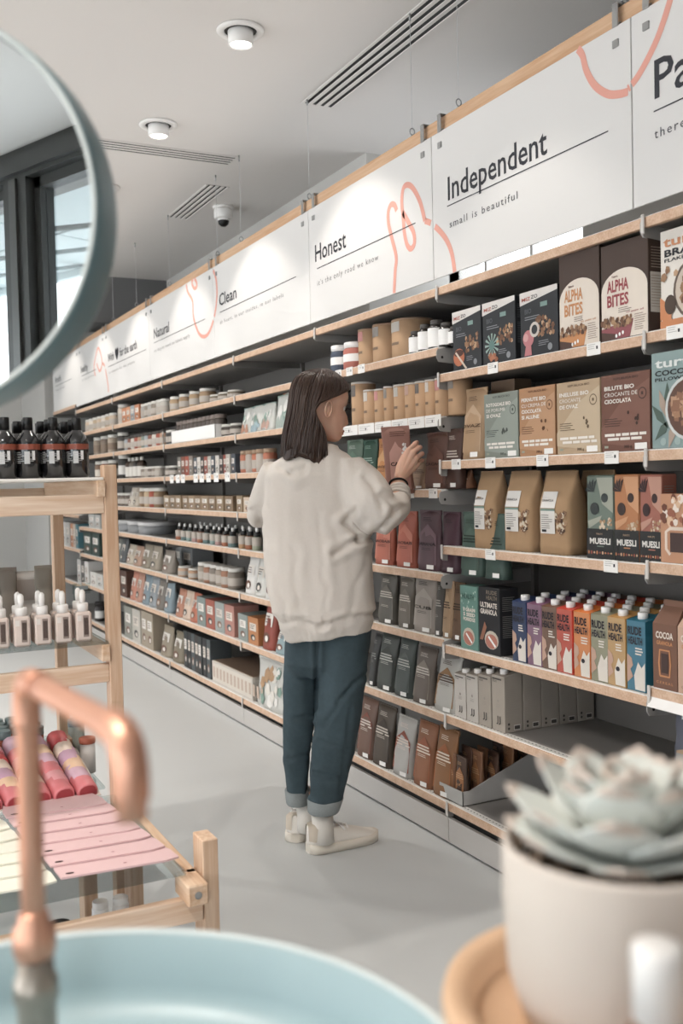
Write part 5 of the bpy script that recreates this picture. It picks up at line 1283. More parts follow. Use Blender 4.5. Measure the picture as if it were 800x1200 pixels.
# head
HC = W(377, 475, 3.42)
ang = R(66); F_ = (RH * math.sin(ang) + FH * math.cos(ang)); tilt_ = R(-11)
F2 = (F_ * math.cos(tilt_) + UZ * math.sin(tilt_)).normalized(); S_ = F_.cross(UZ).normalized(); U2 = S_.cross(F2).normalized()
def HP(f, s_, u): return HC + F2 * f + S_ * s_ + U2 * u
m = MB()
lv = [(-.116, .066, .030, .018), (-.110, .080, .012, .032), (-.098, .087, -.015, .043), (-.082, .087, -.045, .052), (-.064, .086, -.066, .059), (-.045, .085, -.080, .064), (-.022, .083, -.088, .068), (0, .080, -.094, .071), (.022, .087, -.098, .0735), (.045, .087, -.098, .073), (.068, .080, -.092, .069), (.088, .064, -.078, .059), (.104, .038, -.052, .042), (.113, .010, -.022, .018)]
rings = []
n = 40
for z_, fr, bkk, hw in lv:
    ring = []
    for j in range(n):
        a = 2 * PI * j / n; cx, sx = math.cos(a), math.sin(a)
        c_ = (fr + bkk) / 2; ra = (fr - bkk) / 2
        f_ = c_ + ra * math.copysign(abs(cx) ** .92, cx); s__ = hw * math.copysign(abs(sx) ** .9, sx)
        if cx > .6:
            w_ = math.exp(-(s__ / .011) ** 2)
            nose = .027 * math.exp(-((z_ + .040) / .016) ** 2) + .014 * math.exp(-((z_ + .016) / .018) ** 2)
            f_ += w_ * nose
            f_ += math.exp(-(s__ / .02) ** 2) * (.006 * math.exp(-((z_ + .076) / .007) ** 2))
            f_ -= .007 * math.exp(-((abs(s__) - .032) / .012) ** 2) * math.exp(-(z_ / .012) ** 2)
        ring.append(tuple(HP(f_, s__, z_)))
    rings.append(ring)
m.loft(rings, SKIN)
m.tube([HP(-.02, 0, -.06), HP(-.03, 0, -.12), HP(-.035, 0, -.19)], [.05, .048, .06], SKIN, 20)
o = remesh(m, 'head', .003, 3, None, woman)
for sg in (1, -1):
    e = MB(); c_ = HP(-.004, .071 * sg, -.018)
    pts = [c_ + F2 * (.013 * math.cos(a)) + U2 * (.027 * math.sin(a) ) + S_ * (.008 * sg * (1 - math.cos(a)) * .5) for a in [2 * PI * k / 20 for k in range(21)]]
    e.tube(pts, .0042, SKIN, 8, False)
    e.loft([[tuple(c_ + F2 * (k_ * .013 * math.cos(a)) + U2 * (k_ * .027 * math.sin(a)) + S_ * (sg * (.001 + .003 * (1 - k_)))) for a in [2 * PI * q / 16 for q in range(16)]] for k_ in (1, .6, .1)], SKIN)
    e.build('ear', woman)
    e = MB()
    ec = HP(.0635, .031 * sg, .001)
    for k in range(1):
        rg = []
        for i in range(1, 8):
            th = PI * i / 8; rg.append([tuple(ec + U2 * (.0115 * math.cos(th)) + (F2 * math.cos(a) + S_ * math.sin(a)) * (.0115 * math.sin(th))) for a in [2 * PI * q / 12 for q in range(12)]])
        e.loft(rg, WHITE)
    e.disc
    eo = e.build('eye', woman)
    e = MB(); e.tube([HP(.0765, (.031 + .001) * sg, -.0015), HP(.0785, .031 * sg, -.0015)], .0055, M('#2f1f18', .3), 12); e.build('iris', eo)
    e = MB(); e.tube([HP(.070, .046 * sg, -.001), HP(.078, .038 * sg, .0035), HP(.080, .030 * sg, .0045), HP(.078, .022 * sg, .003)], .0022, M('#241a17', .6), 6)
    e.tube([HP(.078, .040 * sg, .003), HP(.086, .043 * sg, .001), HP(.090, .045 * sg, .004)], .0013, M('#241a17', .6), 5); e.build('eyelash', eo)
    e = MB(); e.tube([HP(.074, .050 * sg, .020), HP(.083, .040 * sg, .024), HP(.088, .022 * sg, .021)], [.002, .003, .002], M('#3a2a22', .8), 6); e.build('eyebrow', woman)
m = MB(); m.tube([HP(.078, -.022, -.0765), HP(.090, -.010, -.0735), HP(.0925, 0, -.0745), HP(.090, .010, -.0735), HP(.078, .022, -.0765)], [.0015, .004, .0042, .004, .0015], M('#a8695c', .5), 8)
m.tube([HP(.078, -.018, -.080), HP(.089, -.008, -.0825), HP(.0905, 0, -.083), HP(.089, .008, -.0825), HP(.078, .018, -.080)], [.0015, .004, .0046, .004, .0015], M('#a8695c', .5), 8); m.build('lips', woman)
# hair
HAIR = M('#3d2c25', .38, noise_amt=.35, scale=110, bump=.5, spec=.5, stretch=(1, 1, .06), name='hair')
HAIR2 = M('#45342b', .38, noise_amt=.3, scale=110, spec=.5, stretch=(1, 1, .06))
def hair_r(a, z_):
    # a = angle from the facing direction; z_ = height in the head frame
    ks = [(-.19, .074, -.112, .088), (-.13, .070, -.116, .089), (-.09, .066, -.114, .088), (-.05, .062, -.112, .087), (0, .066, -.113, .086), (.03, .085, -.114, .086), (.06, .092, -.111, .084), (.085, .080, -.098, .076), (.105, .054, -.074, .058), (.120, .028, -.040, .032), (.127, .006, -.012, .010)]
    for i in range(len(ks) - 1):
        if z_ <= ks[i + 1][0] or i == len(ks) - 2:
            t_ = (z_ - ks[i][0]) / (ks[i + 1][0] - ks[i][0]); t_ = max(0, min(1, t_)); k = [ks[i][q] * (1 - t_) + ks[i + 1][q] * t_ for q in range(4)]; break
    c_ = (k[1] + k[2]) / 2; ra = (k[1] - k[2]) / 2
    return c_ + ra * math.cos(a), k[3] * math.sin(a)
def opening(z_):
    ks = [(-.17, 68), (-.12, 74), (-.09, 84), (-.06, 100), (-.03, 112), (.0, 98), (.015, 82), (.03, 70), (.05, 54), (.07, 36), (.085, 14), (.095, 3), (.13, 2)]
    for i in range(len(ks) - 1):
        if z_ <= ks[i + 1][0]: 
            t_ = (z_ - ks[i][0]) / (ks[i + 1][0] - ks[i][0]); return R(ks[i][1] * (1 - t_) + ks[i + 1][1] * t_)
    return R(2)
m = MB(); rings = []; nn = 56
zs = [-.188 + .315 * i / 34 for i in range(35)]
for z_ in zs:
    al = opening(z_); ring = []
    for j in range(nn):
        a = al + (2 * PI - 2 * al) * j / (nn - 1)
        f_, s__ = hair_r(a, z_)
        bump = .0032 * noise.noise(Vector((a * 7, z_ * 5, 0))) + .0022 * math.sin(a * 34 + 3 * noise.noise(Vector((a * 2, z_ * 8, 1))))
        edge = max(0, 1 - min(j, nn - 1 - j) / 3.0)
        sc = 1 - .09 * edge + bump / .08
        zz = z_ - .016 * max(0, -z_ * 8) * (.5 + .5 * math.sin(a * 5)) * (1 if z_ < -.16 else 0)
        ring.append(HP(f_ * sc, s__ * sc, zz))
    inner = [p + (HC + U2 * ((p - HC).dot(U2)) - p) * .22 for p in reversed(ring)]
    rings.append([tuple(p) for p in ring + inner])
m.loft(rings, HAIR)
ho = m.build('hair', woman)
rr = random.Random(5); m = MB()
for k in range(230):
    a0 = R(4) + (2 * PI - R(8)) * rr.random(); z0 = .10 + .02 * rr.random(); zend = -.197 + .03 * rr.random()
    pts = []; off = 1.01 + .035 * rr.random(); dri = (rr.random() - .5) * .25
    for i in range(14):
        z_ = z0 + (zend - z0) * (i / 13); al = opening(max(-.188, z_)) + .03
        a = a0 + dri * (i / 13) ** 2
        a = max(al, min(2 * PI - al, a))
        f_, s__ = hair_r(a, max(-.188, z_)); pts.append(HP(f_ * off, s__ * off, z_))
    m.tube(pts, [.0011 + .0016 * math.sin(PI * min(1, (i + 1) / 14)) for i in range(14)], HAIR2 if k % 4 == 0 else HAIR, 4)
o = m.build('hair_strands', ho); tag(o, kind='stuff')
# forearm and hand
m = MB()
wr = W(466, 564, 3.50)
m.tube([W(465, 592, 3.42), W(467, 580, 3.455), W(467, 571, 3.485), wr], [.036, .033, .030, .027], SKIN, 18)
kn = [W(478.5, 527.5, 3.525), W(484, 530.5, 3.52), W(488, 536.5, 3.522), W(489.5, 543.5, 3.53)]
pip = [W(486.5, 520, 3.548), W(491.5, 524.5, 3.55), W(494.5, 531.5, 3.553), W(494.5, 539.5, 3.558)]
dip = [W(488.5, 518.5, 3.573), W(492.5, 524, 3.577), W(495, 531.5, 3.58), W(494.5, 540, 3.58)]
tip = [W(484.5, 520, 3.592), W(487.5, 527, 3.598), W(489.5, 534.5, 3.602), W(489.5, 543, 3.600)]
for i in range(4):
    r_ = (.0085, .0088, .0083, .0073)[i]
    mid = wr.lerp(kn[i], .55)
    m.tube([wr.lerp(kn[i], .1), mid, kn[i], kn[i].lerp(pip[i], .5), pip[i], dip[i], tip[i]], [.018, .0145, r_ * 1.3, r_, r_ * 1.05, r_ * .92, r_ * .8], SKIN, 12)
m.tube([wr.lerp(kn[0], .15), W(469, 547, 3.525), W(473, 535, 3.535), W(480, 526, 3.55), W(484.5, 522, 3.56)], [.019, .016, .0105, .0095, .0075], SKIN, 12)
for i in range(3): m.tube([wr.lerp((kn[i] + kn[i + 1]) / 2, .1), wr.lerp((kn[i] + kn[i + 1]) / 2, .85)], [.016, .011], SKIN, 12)
remesh(m, 'hand', .0018, 4, None, woman)
m = MB()
def ringat(c, ax, r_, rad, mat_, n=26, sx=1.0):
    ax = ax.normalized(); u = ax.cross(UZ).normalized(); v_ = ax.cross(u)
    m.tube([c + u * (r_ * math.cos(a) * sx) + v_ * (r_ * math.sin(a)) for a in [2 * PI * k / n for k in range(n + 1)]], rad, mat_, 8, False)
ax = wr - W(466, 580, 3.455)
ringat(W(466.5, 568, 3.49), ax, .0315, .0038, M('#1d1b1b', .7)); m.build('hair_tie', woman)
m = MB(); ringat(W(467, 575, 3.472), ax, .034, .0065, KNIT); ringat(W(467, 578.5, 3.462), ax, .0355, .0065, KNIT); ringat(W(467, 582, 3.452), ax, .037, .0065, KNIT); m.build('sleeve_cuff', woman)
# pouch in her hand
pc = W(469.5, 579, 3.588)
w_ = .106; h_ = .245
def art_cac(p, w, h):
    y = E0
    p.poly([(-w * .30, h * .06), (w * .38, h * .06), (w * .36, h * .60), (w * .05, h * .70), (-w * .05, h * .78), (-w * .28, h * .62)], C_('#e2a493'), y)
    p.text('CACAO', -w * .26, h * .42, h * .055, C_('#3a1d18'), y * 2, .03, w * .68)
    p.lines(-w * .22, w * .35, h * .92, h * .03, 3, h * .008, C_('#5a2f26'), y * 2, 4)
    clusters(p, w * .16, w * .30, h * .60, h * .74, 9, [WHITE], w * .05, 2, y * 2); p.rect(-w * .1, w * .25, h * .03, h * .1, PAPER, y * 2)
parts = pouch(w_, .022, h_, C_('#b07464'), art_cac, seed=21)
t = product('cocoa_pouch', 'terracotta cacao pouch held up in the woman\'s hand', 'pouch', parts, tuple(pc), -YAW + R(4), 'pouches held')
del t['group']
t.rotation_euler = (R(-4), R(-3), -YAW + R(2))

# ================================================================== wooden display rack and its goods
def bar(p0, p1, mt, b=.002):
    x0, x1 = sorted((p0[0], p1[0])); y0, y1 = sorted((p0[1], p1[1])); z0, z1 = sorted((p0[2], p1[2]))
    return MB().box(x0, x1, y0, y1, z0, z1, mt, b)
rk = thing('display_rack', 'pale wooden display rack with tall back section, black bottles on its top', 'rack', (0, 0, 0))
XR, YF, YB = .655, 2.70, 3.44
XL = -.35
for (x, y, zt) in ((XR, YF, 1.335), (XR, YB, 1.335), (XL, YF, 1.335), (XL, YB, 1.335), (.30, YB, 1.30)):
    bar((x - .0175, y - .0225, 0), (x + .0175, y + .0225, zt), PINEZ).build('post', rk)
for zt, zb in ((1.256, 1.205), (.798, .748)):
    bar((XL + .0175, YF - .018, zb), (XR - .0175, YF + .004, zt), PINEX).build('front_rail', rk)
    bar((XL, YB - .01, zb + .02), (XR - .0175, YB + .012, zt + .02), PINEX).build('back_rail', rk)
for zt in (1.294, .852):
    for x in (XR - .0175 - .022, XL + .0175):
        bar((x, YF - .035, zt - .045), (x + .022, YB, zt), PINE).build('side_rail', rk)
bar((XL + .02, YF - .03, 1.294), (XR - .02, YB + .02, 1.302), M('#e6e3de', .4)).build('shelf_top', rk)
GL = thin_glass('acrylic', '#eef3f3', .5, .05)
bar((XL + .02, YF - .03, .853), (XR - .02, YB + .02, .861), GL).build('glass_shelf', rk)
lt = thing('display_table', 'low pale wooden display table in front of the rack, pink cards on it', 'table', (0, 0, 0))
YT = 2.055
for (x, y) in ((.685, YT), (XL, YT), (.665, 2.60), (.545, 2.60), (XL, 2.60)):
    z_ = .515 if y == YT else .40
    bar((x - .0175, y - .033, 0), (x + .0175, y + .033, z_), PINEZ).build('leg', lt)
bar((XL, YT - .035, .345), (.665, YT - .013, .398), PINEX).build('front_rail', lt)
bar((.620, YT - .075, .395), (.665, YT + .02, .44), PINE, .003).build('end_block', lt)
m = MB(); m.tube([(.642, YT - .076, .418), (.642, YT - .0735, .418)], .008, STEEL, 12); m.build('screw', lt)
bar((.643, YT, .395), (.665, 2.62, .44), PINE).build('side_rail', lt)
bar((XL, YT - .02, .443), (.635, 2.655, .449), GL).build('glass_deck', lt)
bar((XL, YT + .02, .10), (.63, 2.62, .115), M('#dcd8d2', .5)).build('low_shelf', lt)
bar((XL + .02, 2.74, .440), (.63, 3.40, .449), GL).build('glass_shelf', rk)
# black bottles
bkb = M('#17171a', .12, noise_amt=0, spec=.7, coat=.4)
def bl_label(l, r, h):
    for a0, a1, z0, z1, mt in ((-3.2, .0, .47, .56, M('#8a4a3a', .5)), (-2.0, -1.55, .24, .44, M('#c9c9c9', .5)), (-1.35, -1.1, .3, .45, M('#dedede', .5))):
        k = 8; vs = []
        for i in range(k + 1):
            a = a0 + (a1 - a0) * i / k; vs += [((r + .0006) * math.cos(a), r + (r + .0006) * math.sin(a), z0 * h), ((r + .0006) * math.cos(a), r + (r + .0006) * math.sin(a), z1 * h)]
        l.add(vs, [(2 * i, 2 * i + 2, 2 * i + 3, 2 * i + 1) for i in range(k)], mt)
    for q in range(7):
        for a0 in (-2.75, -1.95):
            k = 4; vs = []
            for i in range(k + 1):
                a = a0 + (.42 + .15 * (q % 3)) * i / k; vs += [((r + .0009) * math.cos(a), r + (r + .0009) * math.sin(a), (.42 - q * .028) * h), ((r + .0009) * math.cos(a), r + (r + .0009) * math.sin(a), (.43 - q * .028) * h)]
            l.add(vs, [(2 * i, 2 * i + 2, 2 * i + 3, 2 * i + 1) for i in range(k)], M('#b5b5b5', .5))
proto = None
for k in range(4):
    for i in range(7):
        px = [88, 62, 34, 4.5][i] if i < 4 else None
        xx = yAt  # noqa
        X_ = .585 - i * .064 + (k % 2) * .008
        loc = (X_, 2.745 + k * .085, 1.3025)
        lb = 'black bottle with rust band, %s from the rack post in %s row' % (ORD[i], ['the front', 'the second', 'the third', 'the last'][k])
        if proto is None:
            r = .031; h = .165
            l = MB(); bl_label(l, r, h)
            parts = [('bottle_body', MB().lathe([(r * .86, 0), (r, .006), (r, h * .56), (r * .97, h * .62), (r * .78, h * .70), (r * .46, h * .77), (r * .40, h * .80)], bkb, 0, r, 28)), ('cap', MB().lathe([(r * .42, h * .79), (r * .42, h * .99), (r * .38, h)], M('#141415', .3), 0, r, 20)), ('label', l)]
            proto = product('shampoo_bottle', lb, 'bottle', parts, loc, R(-8), 'black bottles on top of the display rack')
        else: copy_tree(proto, loc, R(-8 + (i * 37 + k * 17) % 11 - 5), lb)
# serum bottles with white droppers
proto = None
glb = M('#dccdc5', .25, noise_amt=.02, spec=.6)
def sq(r, z0, z1, mt, cy, b=.004): return MB().box(-r, r, cy - r, cy + r, z0, z1, mt, b)
for k in range(2):
    for i in range(6):
        loc = (.577 - i * .0535, 2.70 + k * .055, .8615)
        lb = 'pink-beige serum bottle with white dropper, %s from the rack post, %s row' % (ORD[i], ['front', 'second'][k])
        if proto is None:
            r = .021
            p = MB(); p.rect(-r * .1, r * .6, .012, .070, C_('#a08a80'), -.0006); p.rect(-r * .8, -r * .3, .055, .07, C_('#e8e0da'), -.0006)
            for q in range(5): p.rect(r * .0 + q * .0022, r * .04 + .001 + q * .0022, .018, .064, C_('#5a4a44'), -.0012)
            parts = [('bottle_body', sq(r, 0, .080, glb, r, .005)), ('collar', MB().lathe([(.015, .078), (.0155, .098), (.014, .102)], WHITE, 0, r, 18)), ('dropper', MB().lathe([(.0065, .10), (.008, .118), (.0075, .132), (.003, .138)], WHITE, 0, r, 14)), ('label', p)]
            proto = product('serum_bottle', lb, 'bottle', parts, loc, R(-4), 'serum bottles with white droppers')
        else: copy_tree(proto, loc, R(-4), lb)
# taupe sachets in card stands behind the serum bottles
for i in range(5):
    c = ['#8f8578', '#857b6f', '#9b9184'][i % 3]
    parts = pouch(.05, .028, .15, C_(c), None, seed=i)
    product('refill_pouch', 'taupe refill pouch behind the serum bottles, %s from the rack post' % ORD[i], 'pouch', parts, (.515 - i * .098, 2.93, .902), R(-10), 'taupe refill pouches')
    m = MB(); m.box(-.038, .038, .0, .003, 0, .135, C_('#e2dbd4'), .001); m.rect(-.03, .03, .05, .11, C_('#d2bfb2'), -.0006)
    tag(m.build('info_card', None, (.475 - i * .098, 2.985, .902), R(-6)), 'pale upright card behind the taupe refill pouches, %s from the rack post' % ORD[i], 'card', 'upright cards on the middle shelf')
for i in range(3):
    m = MB(); x = 0
    m.box(0, .15, 0, .004, 0, .04, GL); m.box(0, .15, .13, .134, 0, .04, GL); m.box(0, .004, 0, .134, 0, .04, GL); m.box(.146, .15, 0, .134, 0, .04, GL); m.box(0, .15, 0, .134, .036, .04, GL)
    tag(m.build('acrylic_riser', None, (.41 - i * .165, 2.885, .8615)), 'clear acrylic riser under the taupe pouches, %s from the rack post' % ORD[i], 'riser', 'clear acrylic risers')
m = MB(); m.box(0, .05, 0, .002, .0, .03, GL); m.rect(.006, .044, .012, .022, C_('#8f9ba0'), -.0005); m.box(.004, .012, 0, .004, -.115, .03, GL)
tag(m.build('shelf_talker', None, (.575, 2.83, .976), 0), 'small clear label holder standing beside the serum bottles', 'label holder')
# jars, soaps and boxes on the lower deck
DZ = .4495
for k in range(4):
    for i in range(7):
        loc = (.50 - i * .047, 3.02 + k * .052, DZ)
        lb = 'white tub with orange band and blue-grey lid, %s from the post, %s row' % (ORD[i], ORD[k])
        if i == 0 and k == 0:
            r = .021
            parts = [('tub', MB().lathe([(r * .95, 0), (r * .97, .075)], C_('#dcd8d4'), 0, r, 18)), ('lid', MB().lathe([(r, .095), (r * 1.02, .098), (r * 1.02, .116), (r * .96, .119)], C_('#8b999c'), 0, r, 18)), ('label', MB().lathe([(r * .99, .074), (r * .99, .094)], C_('#d8623f'), 0, r, 18, caps=False))]
            proto = product('deodorant_tub', lb, 'tub', parts, loc, 0, 'blue-grey lidded tubs')
        else: copy_tree(proto, loc, 0, lb)
m = MB(); m.lathe([(.022, 0), (.022, .085)], C_('#dedad6'), 0, .02, 20); l = MB(); l.lathe([(.0225, .085), (.0235, .09), (.0235, .10), (.020, .102)], C_('#d5603f'), 0, .02, 20)
product('paper_tube', 'white paper tube with orange rim beside the kraft box', 'tube', [('tube', m), ('lid', l)], (.598, 2.90, DZ))
product('paper_tube', 'sage paper tube with grey lid behind the orange-rimmed tube', 'tube', [('tube', MB().lathe([(.024, 0), (.024, .12)], C_('#9a9f97'), 0, .02, 20)), ('lid', MB().lathe([(.0245, .12), (.0245, .138), (.022, .14)], C_('#8b999c'), 0, .02, 20))], (.585, 2.985, DZ))
m = card_box(.05, .045, .10, C_('#c09a7c'), lambda p, w, h: (p.rect(-w * .4, w * .4, h * .86, h * .96, C_('#e0957a'), E0), p.lines(-w * .35, w * .3, h * .6, h * .1, 4, h * .02, C_('#8a6a52'), E0, 2)))
product('kraft_box', 'small kraft box between the tubs and the white tube', 'box', m, (.535, 2.945, DZ))
scol = ['#dc8f92', '#e8d3c4', '#d9b4c4', '#cf5a5c', '#ecc7a8', '#e3a1a6', '#c9a2b8']
def soapbar(c, cend):
    L, w_, h_ = .075, .056, .036
    b = MB(); rings = []
    for u in (0, .004, .03, L - .004, L):
        k = .9 if u in (0, L) else 1
        rings.append([(w_ / 2 * k * x, u, .002 + h_ * k * z_) for x, z_ in ((-1, 0), (-1, .45), (-.85, .75), (-.5, .95), (0, 1.0), (.5, .95), (.85, .75), (1, .45), (1, 0))])
    b.loft(rings, M(c, .35, noise_amt=.12, scale=18, spec=.5))
    e = MB(); e.add([(x * w_ / 2 * .8, -.0008, .004 + h_ * .82 * z_) for x, z_ in ((-1, 0), (-1, .45), (-.85, .75), (-.5, .95), (0, 1.0), (.5, .95), (.85, .75), (1, .45), (1, 0))], [tuple(range(9))], M(cend, .3, noise_amt=.1))
    return [('bar', b), ('cut_face', e)]
cells = [(r_, c) for r_ in range(6) for c in range(7)]
sp = {}
for r_, c in cells:
    key = (r_ * 2 + c * 3) % 7 if r_ else 0
    hc = scol[key] if r_ else '#dc8388'
    lb = 'pastel soap bar with darker cut end, %s from the post, %s row from front' % (ORD[c], ORD[r_])
    loc = (.565 - c * .061 - r_ * .004, 2.665 + r_ * .047, DZ + .0 + r_ * .013)
    if key not in sp:
        pr_ = soapbar(hc, '#b04a50' if key in (0, 3, 5) else '#8a6a80'); sp[key] = product('soap_bar', lb, 'soap', pr_, loc, 0, 'soap bars on the low table'); sp[key].rotation_euler = (R(14), 0, R(6))
    else:
        o = copy_tree(sp[key], loc, 0, lb); o.rotation_euler = (R(14), 0, R(6 + ((r_ * 5 + c * 3) % 5 - 2) * 2))
ramp = MB(); ramp.add([(XL + .1, 2.66, DZ), (.60, 2.66, DZ), (.60, 2.98, DZ), (XL + .1, 2.98, DZ), (XL + .1, 2.66, DZ + .002), (.60, 2.66, DZ + .002), (.60, 2.98, DZ + .062), (XL + .1, 2.98, DZ + .062)], [(0, 3, 2, 1), (4, 5, 6, 7), (0, 1, 5, 4), (1, 2, 6, 5), (2, 3, 7, 6), (3, 0, 4, 7)], C_('#e6dcd2'))
tag(ramp.build('soap_ramp'), 'pale sloping tray carrying the soap bars', 'tray')
def tagcard(c, n_, x0, y0, sx, lab0, grp, hole):
    base = None
    for i in range(n_):
        b = MB(); w_, d_ = sx, .15
        pts = [(0, 0), (w_ - .03, 0), (w_, .012), (w_ - .004, d_ * .5), (w_ - .02, d_), (0.0, d_), (-.006, d_ * .5)]
        k = len(pts); zt = .004
        b.add([(x, y, 0) for x, y in pts] + [(x, y, zt) for x, y in pts], [tuple(range(k))[::-1], tuple(range(k, 2 * k))] + [(j, (j + 1) % k, (j + 1) % k + k, j + k) for j in range(k)], C_(c))
        h_ = MB()
        for q in range(1):
            h_.add([(.02 + .009 * math.cos(a), .022 + .006 * math.sin(a), zt + .0006) for a in [2 * PI * z_ / 12 for z_ in range(12)]], [tuple(range(12))], M('#3a2224', .5))
        h2 = MB(); h2.add([(w_ * .55 + .004 * math.cos(a), .03 + .003 * math.sin(a), zt + .0006) for a in [2 * PI * z_ / 10 for z_ in range(10)]], [tuple(range(10))], M('#9a5a62', .5))
        loc = (x0 - i * .006, y0 + i * .082, DZ + .033 - i * .0025)
        lb = lab0 % ORD[i]
        if base is None:
            base = product('sponge_pad', lb, 'pad', [('pad', b)] + ([('hole', h_), ('punch_mark', h2)] if hole else [('punch_mark', h2)]), loc, 0, grp); base.rotation_euler = (R(-5), 0, R(-4))
        else:
            o = copy_tree(base, loc, 0, lb); o.rotation_euler = (R(-5), 0, R(-4 + (i % 3 - 1) * 1.2))
tagcard('#e8b9bd', 7, .375, 2.045, .245, 'pink notched pad on the low table, %s one counted from the sink', 'pink pads fanned on the low table', True)
tagcard('#e8e7da', 6, .10, 2.045, .265, 'cream pad beside the pink ones, %s one counted from the sink', 'cream pads fanned on the low table', False)
tagcard('#e8e7da', 6, -.2, 2.045, .265, 'cream pad at the far side of the table, %s one counted from the sink', 'cream pads fanned on the low table', False)
for i in range(2):
    b = bottle(.022, .15, WHITE, WHITE, None, .75, .8, .9)
    product('white_bottle', 'white capped bottle under the low table, %s from the corner leg' % ORD[i], 'bottle', b, (.585 - i * .05, 2.40, .1155), 0, 'white bottles under the table')
product('black_tub', 'black tub under the low table behind the copper tap', 'tub', jar(.06, .12, M('#222224', .3), M('#1c1c1e', .3), C_('#5a5d5e'), n=24), (.30, 2.30, .1155), 0)
product('white_tub', 'white tub with lettering under the low table', 'tub', jar(.03, .13, WHITE, M('#3a3a3c', .4), C_('#8a8c8c'), n=18), (.43, 2.36, .1155), 0)

# ================================================================== round mirror
MC = CF(-.362, .85, 1.512)
na = R(213.5); MN = Vector((math.sin(na), math.cos(na), 0)); MU = UZ; MS = MU.cross(MN)
mt = thing('round_mirror', 'large round mirror with teal-grey rim cut by the left frame edge', 'mirror', (0, 0, 0))
def mring(r_, off, n=96): return [tuple(MC + MS * (r_ * math.cos(2 * PI * j / n)) + MU * (r_ * math.sin(2 * PI * j / n)) + MN * off) for j in range(n)]
RIM = M('#758f95', .35, noise_amt=.02, spec=.5)
m = MB(); m.loft([mring(.1665, .000), mring(.1665, .009), mring(.1675, .0105), mring(.1695, .0100), mring(.1715, .006), mring(.1725, -.004), mring(.173, -.02), mring(.1725, -.034), mring(.170, -.042), mring(.16, -.044), mring(.12, -.044)], RIM, caps=False)
m.add(mring(.12, -.044), [tuple(range(96))[::-1]], RIM); m.build('rim', mt)
m = MB(); m.loft([mring(.1655, .0075), mring(.1670, .0108), mring(.1700, .0102)], M('#c5cbc9', .4), caps=False); m.build('inner_lip', mt)
mm_ = bpy.data.materials.new('mirror_glass'); mm_.use_nodes = True; b_ = mm_.node_tree.nodes['Principled BSDF']; b_.inputs['Metallic'].default_value = 1; b_.inputs['Roughness'].default_value = 0.0; b_.inputs['Base Color'].default_value = (.86, .9, .9, 1)
m = MB(); m.add(mring(.1668, .004), [tuple(range(96))], mm_); m.build('mirror_glass', mt)
sd = MS if MS.dot(AR) < 0 else -MS
pp = MC + sd * .215 - MN * .02
m = MB(); m.tube([pp + UZ * .03, Vector((pp.x, pp.y, .895))], .010, RIM, 14); m.tube([MC + sd * .172 - MN * .02, pp], .010, RIM, 12); m.lathe([(.07, .8805), (.07, .888), (.02, .896)], RIM, pp.x, pp.y, 28); m.build('stand', mt)

# ================================================================== wash basin, copper tap, counter
cb = thing('wash_counter', 'pale wooden washstand counter under the basin and the plant tray', 'counter', (0, 0, 0))
def cfbox(x0, x1, d0, d1, z0, z1, mt_, b=.003):
    q = MB().box(x0, x1, d0, d1, z0, z1, mt_, b); q.v = [tuple(CF(p[0], p[1], p[2])) for p in q.v]; return q
cfbox(-.75, .75, .15, .56, .84, .88, PINEX).build('worktop', cb); cfbox(-.85, -.44, .56, 1.15, .84, .88, PINEX).build('worktop', cb)
for x, d in ((-.70, .2), (.70, .2), (.70, .52), (-.70, 1.1), (-.47, 1.1)): cfbox(x - .025, x + .025, d - .025, d + .025, 0, .84, PINEZ).build('leg', cb)
bs = thing('wash_basin', 'round pale blue-grey wash basin in front, its far rim curving across', 'basin', tuple(CF(-.16, .472, .8775)))
BAS = M('#9db4ba', .4, noise_amt=.01, spec=.5)
m = MB(); m.lathe([(.10, 0), (.16, .004), (.225, .02), (.238, .04), (.2405, .079), (.2375, .0805), (.2335, .079), (.231, .045), (.222, .031), (.20, .026), (.03, .022)], BAS, n=96, caps=True); m.build('bowl', bs)
m = MB(); m.lathe([(.2345, .0803), (.237, .0818), (.240, .0815), (.241, .0795)], M('#cdd8da', .3), n=96, caps=False); m.build('rim', bs)
m = MB(); m.lathe([(.024, .0225), (.024, .0255), (.018, .027), (.004, .027)], STEEL, n=24); m.build('drain', bs)
COP = M('#d8a48c', .42, metal=.8, noise_amt=.06, scale=25, spec=.5, name='copper')
tp = thing('copper_tap', 'copper pipe tap with downturned spout over the basin', 'tap', (0, 0, 0))
bx, bd = -.200, .62; ex, ed = -.1035, .472
zt_ = 1.160
pts = [CF(bx, bd, .94), CF(bx, bd, 1.05), CF(bx, bd, zt_ - .014), CF(bx + .001, bd - .003, zt_ - .004), CF(bx + .005, bd - .010, zt_)]
m = MB(); m.tube(pts, .0075, COP, 20); m.build('riser_pipe', tp)
dv = Vector((ex - bx, ed - bd)).normalized()
sp_ = [CF(bx + dv.x * t_, bd + dv.y * t_, zt_ + .0) for t_ in (.008, .05, .09, .13, .155)]
L_ = math.hypot(ex - bx, ed - bd)
arc = [CF(bx + dv.x * (L_ - .018 + .018 * math.sin(a)), bd + dv.y * (L_ - .018 + .018 * math.sin(a)), zt_ - .018 + .018 * math.cos(a)) for a in [PI / 2 * k / 8 for k in range(1, 9)]]
m = MB(); m.tube(sp_ + arc + [CF(ex, ed, zt_ - .03), CF(ex, ed, zt_ - .040)], .0075, COP, 20); m.build('spout', tp)
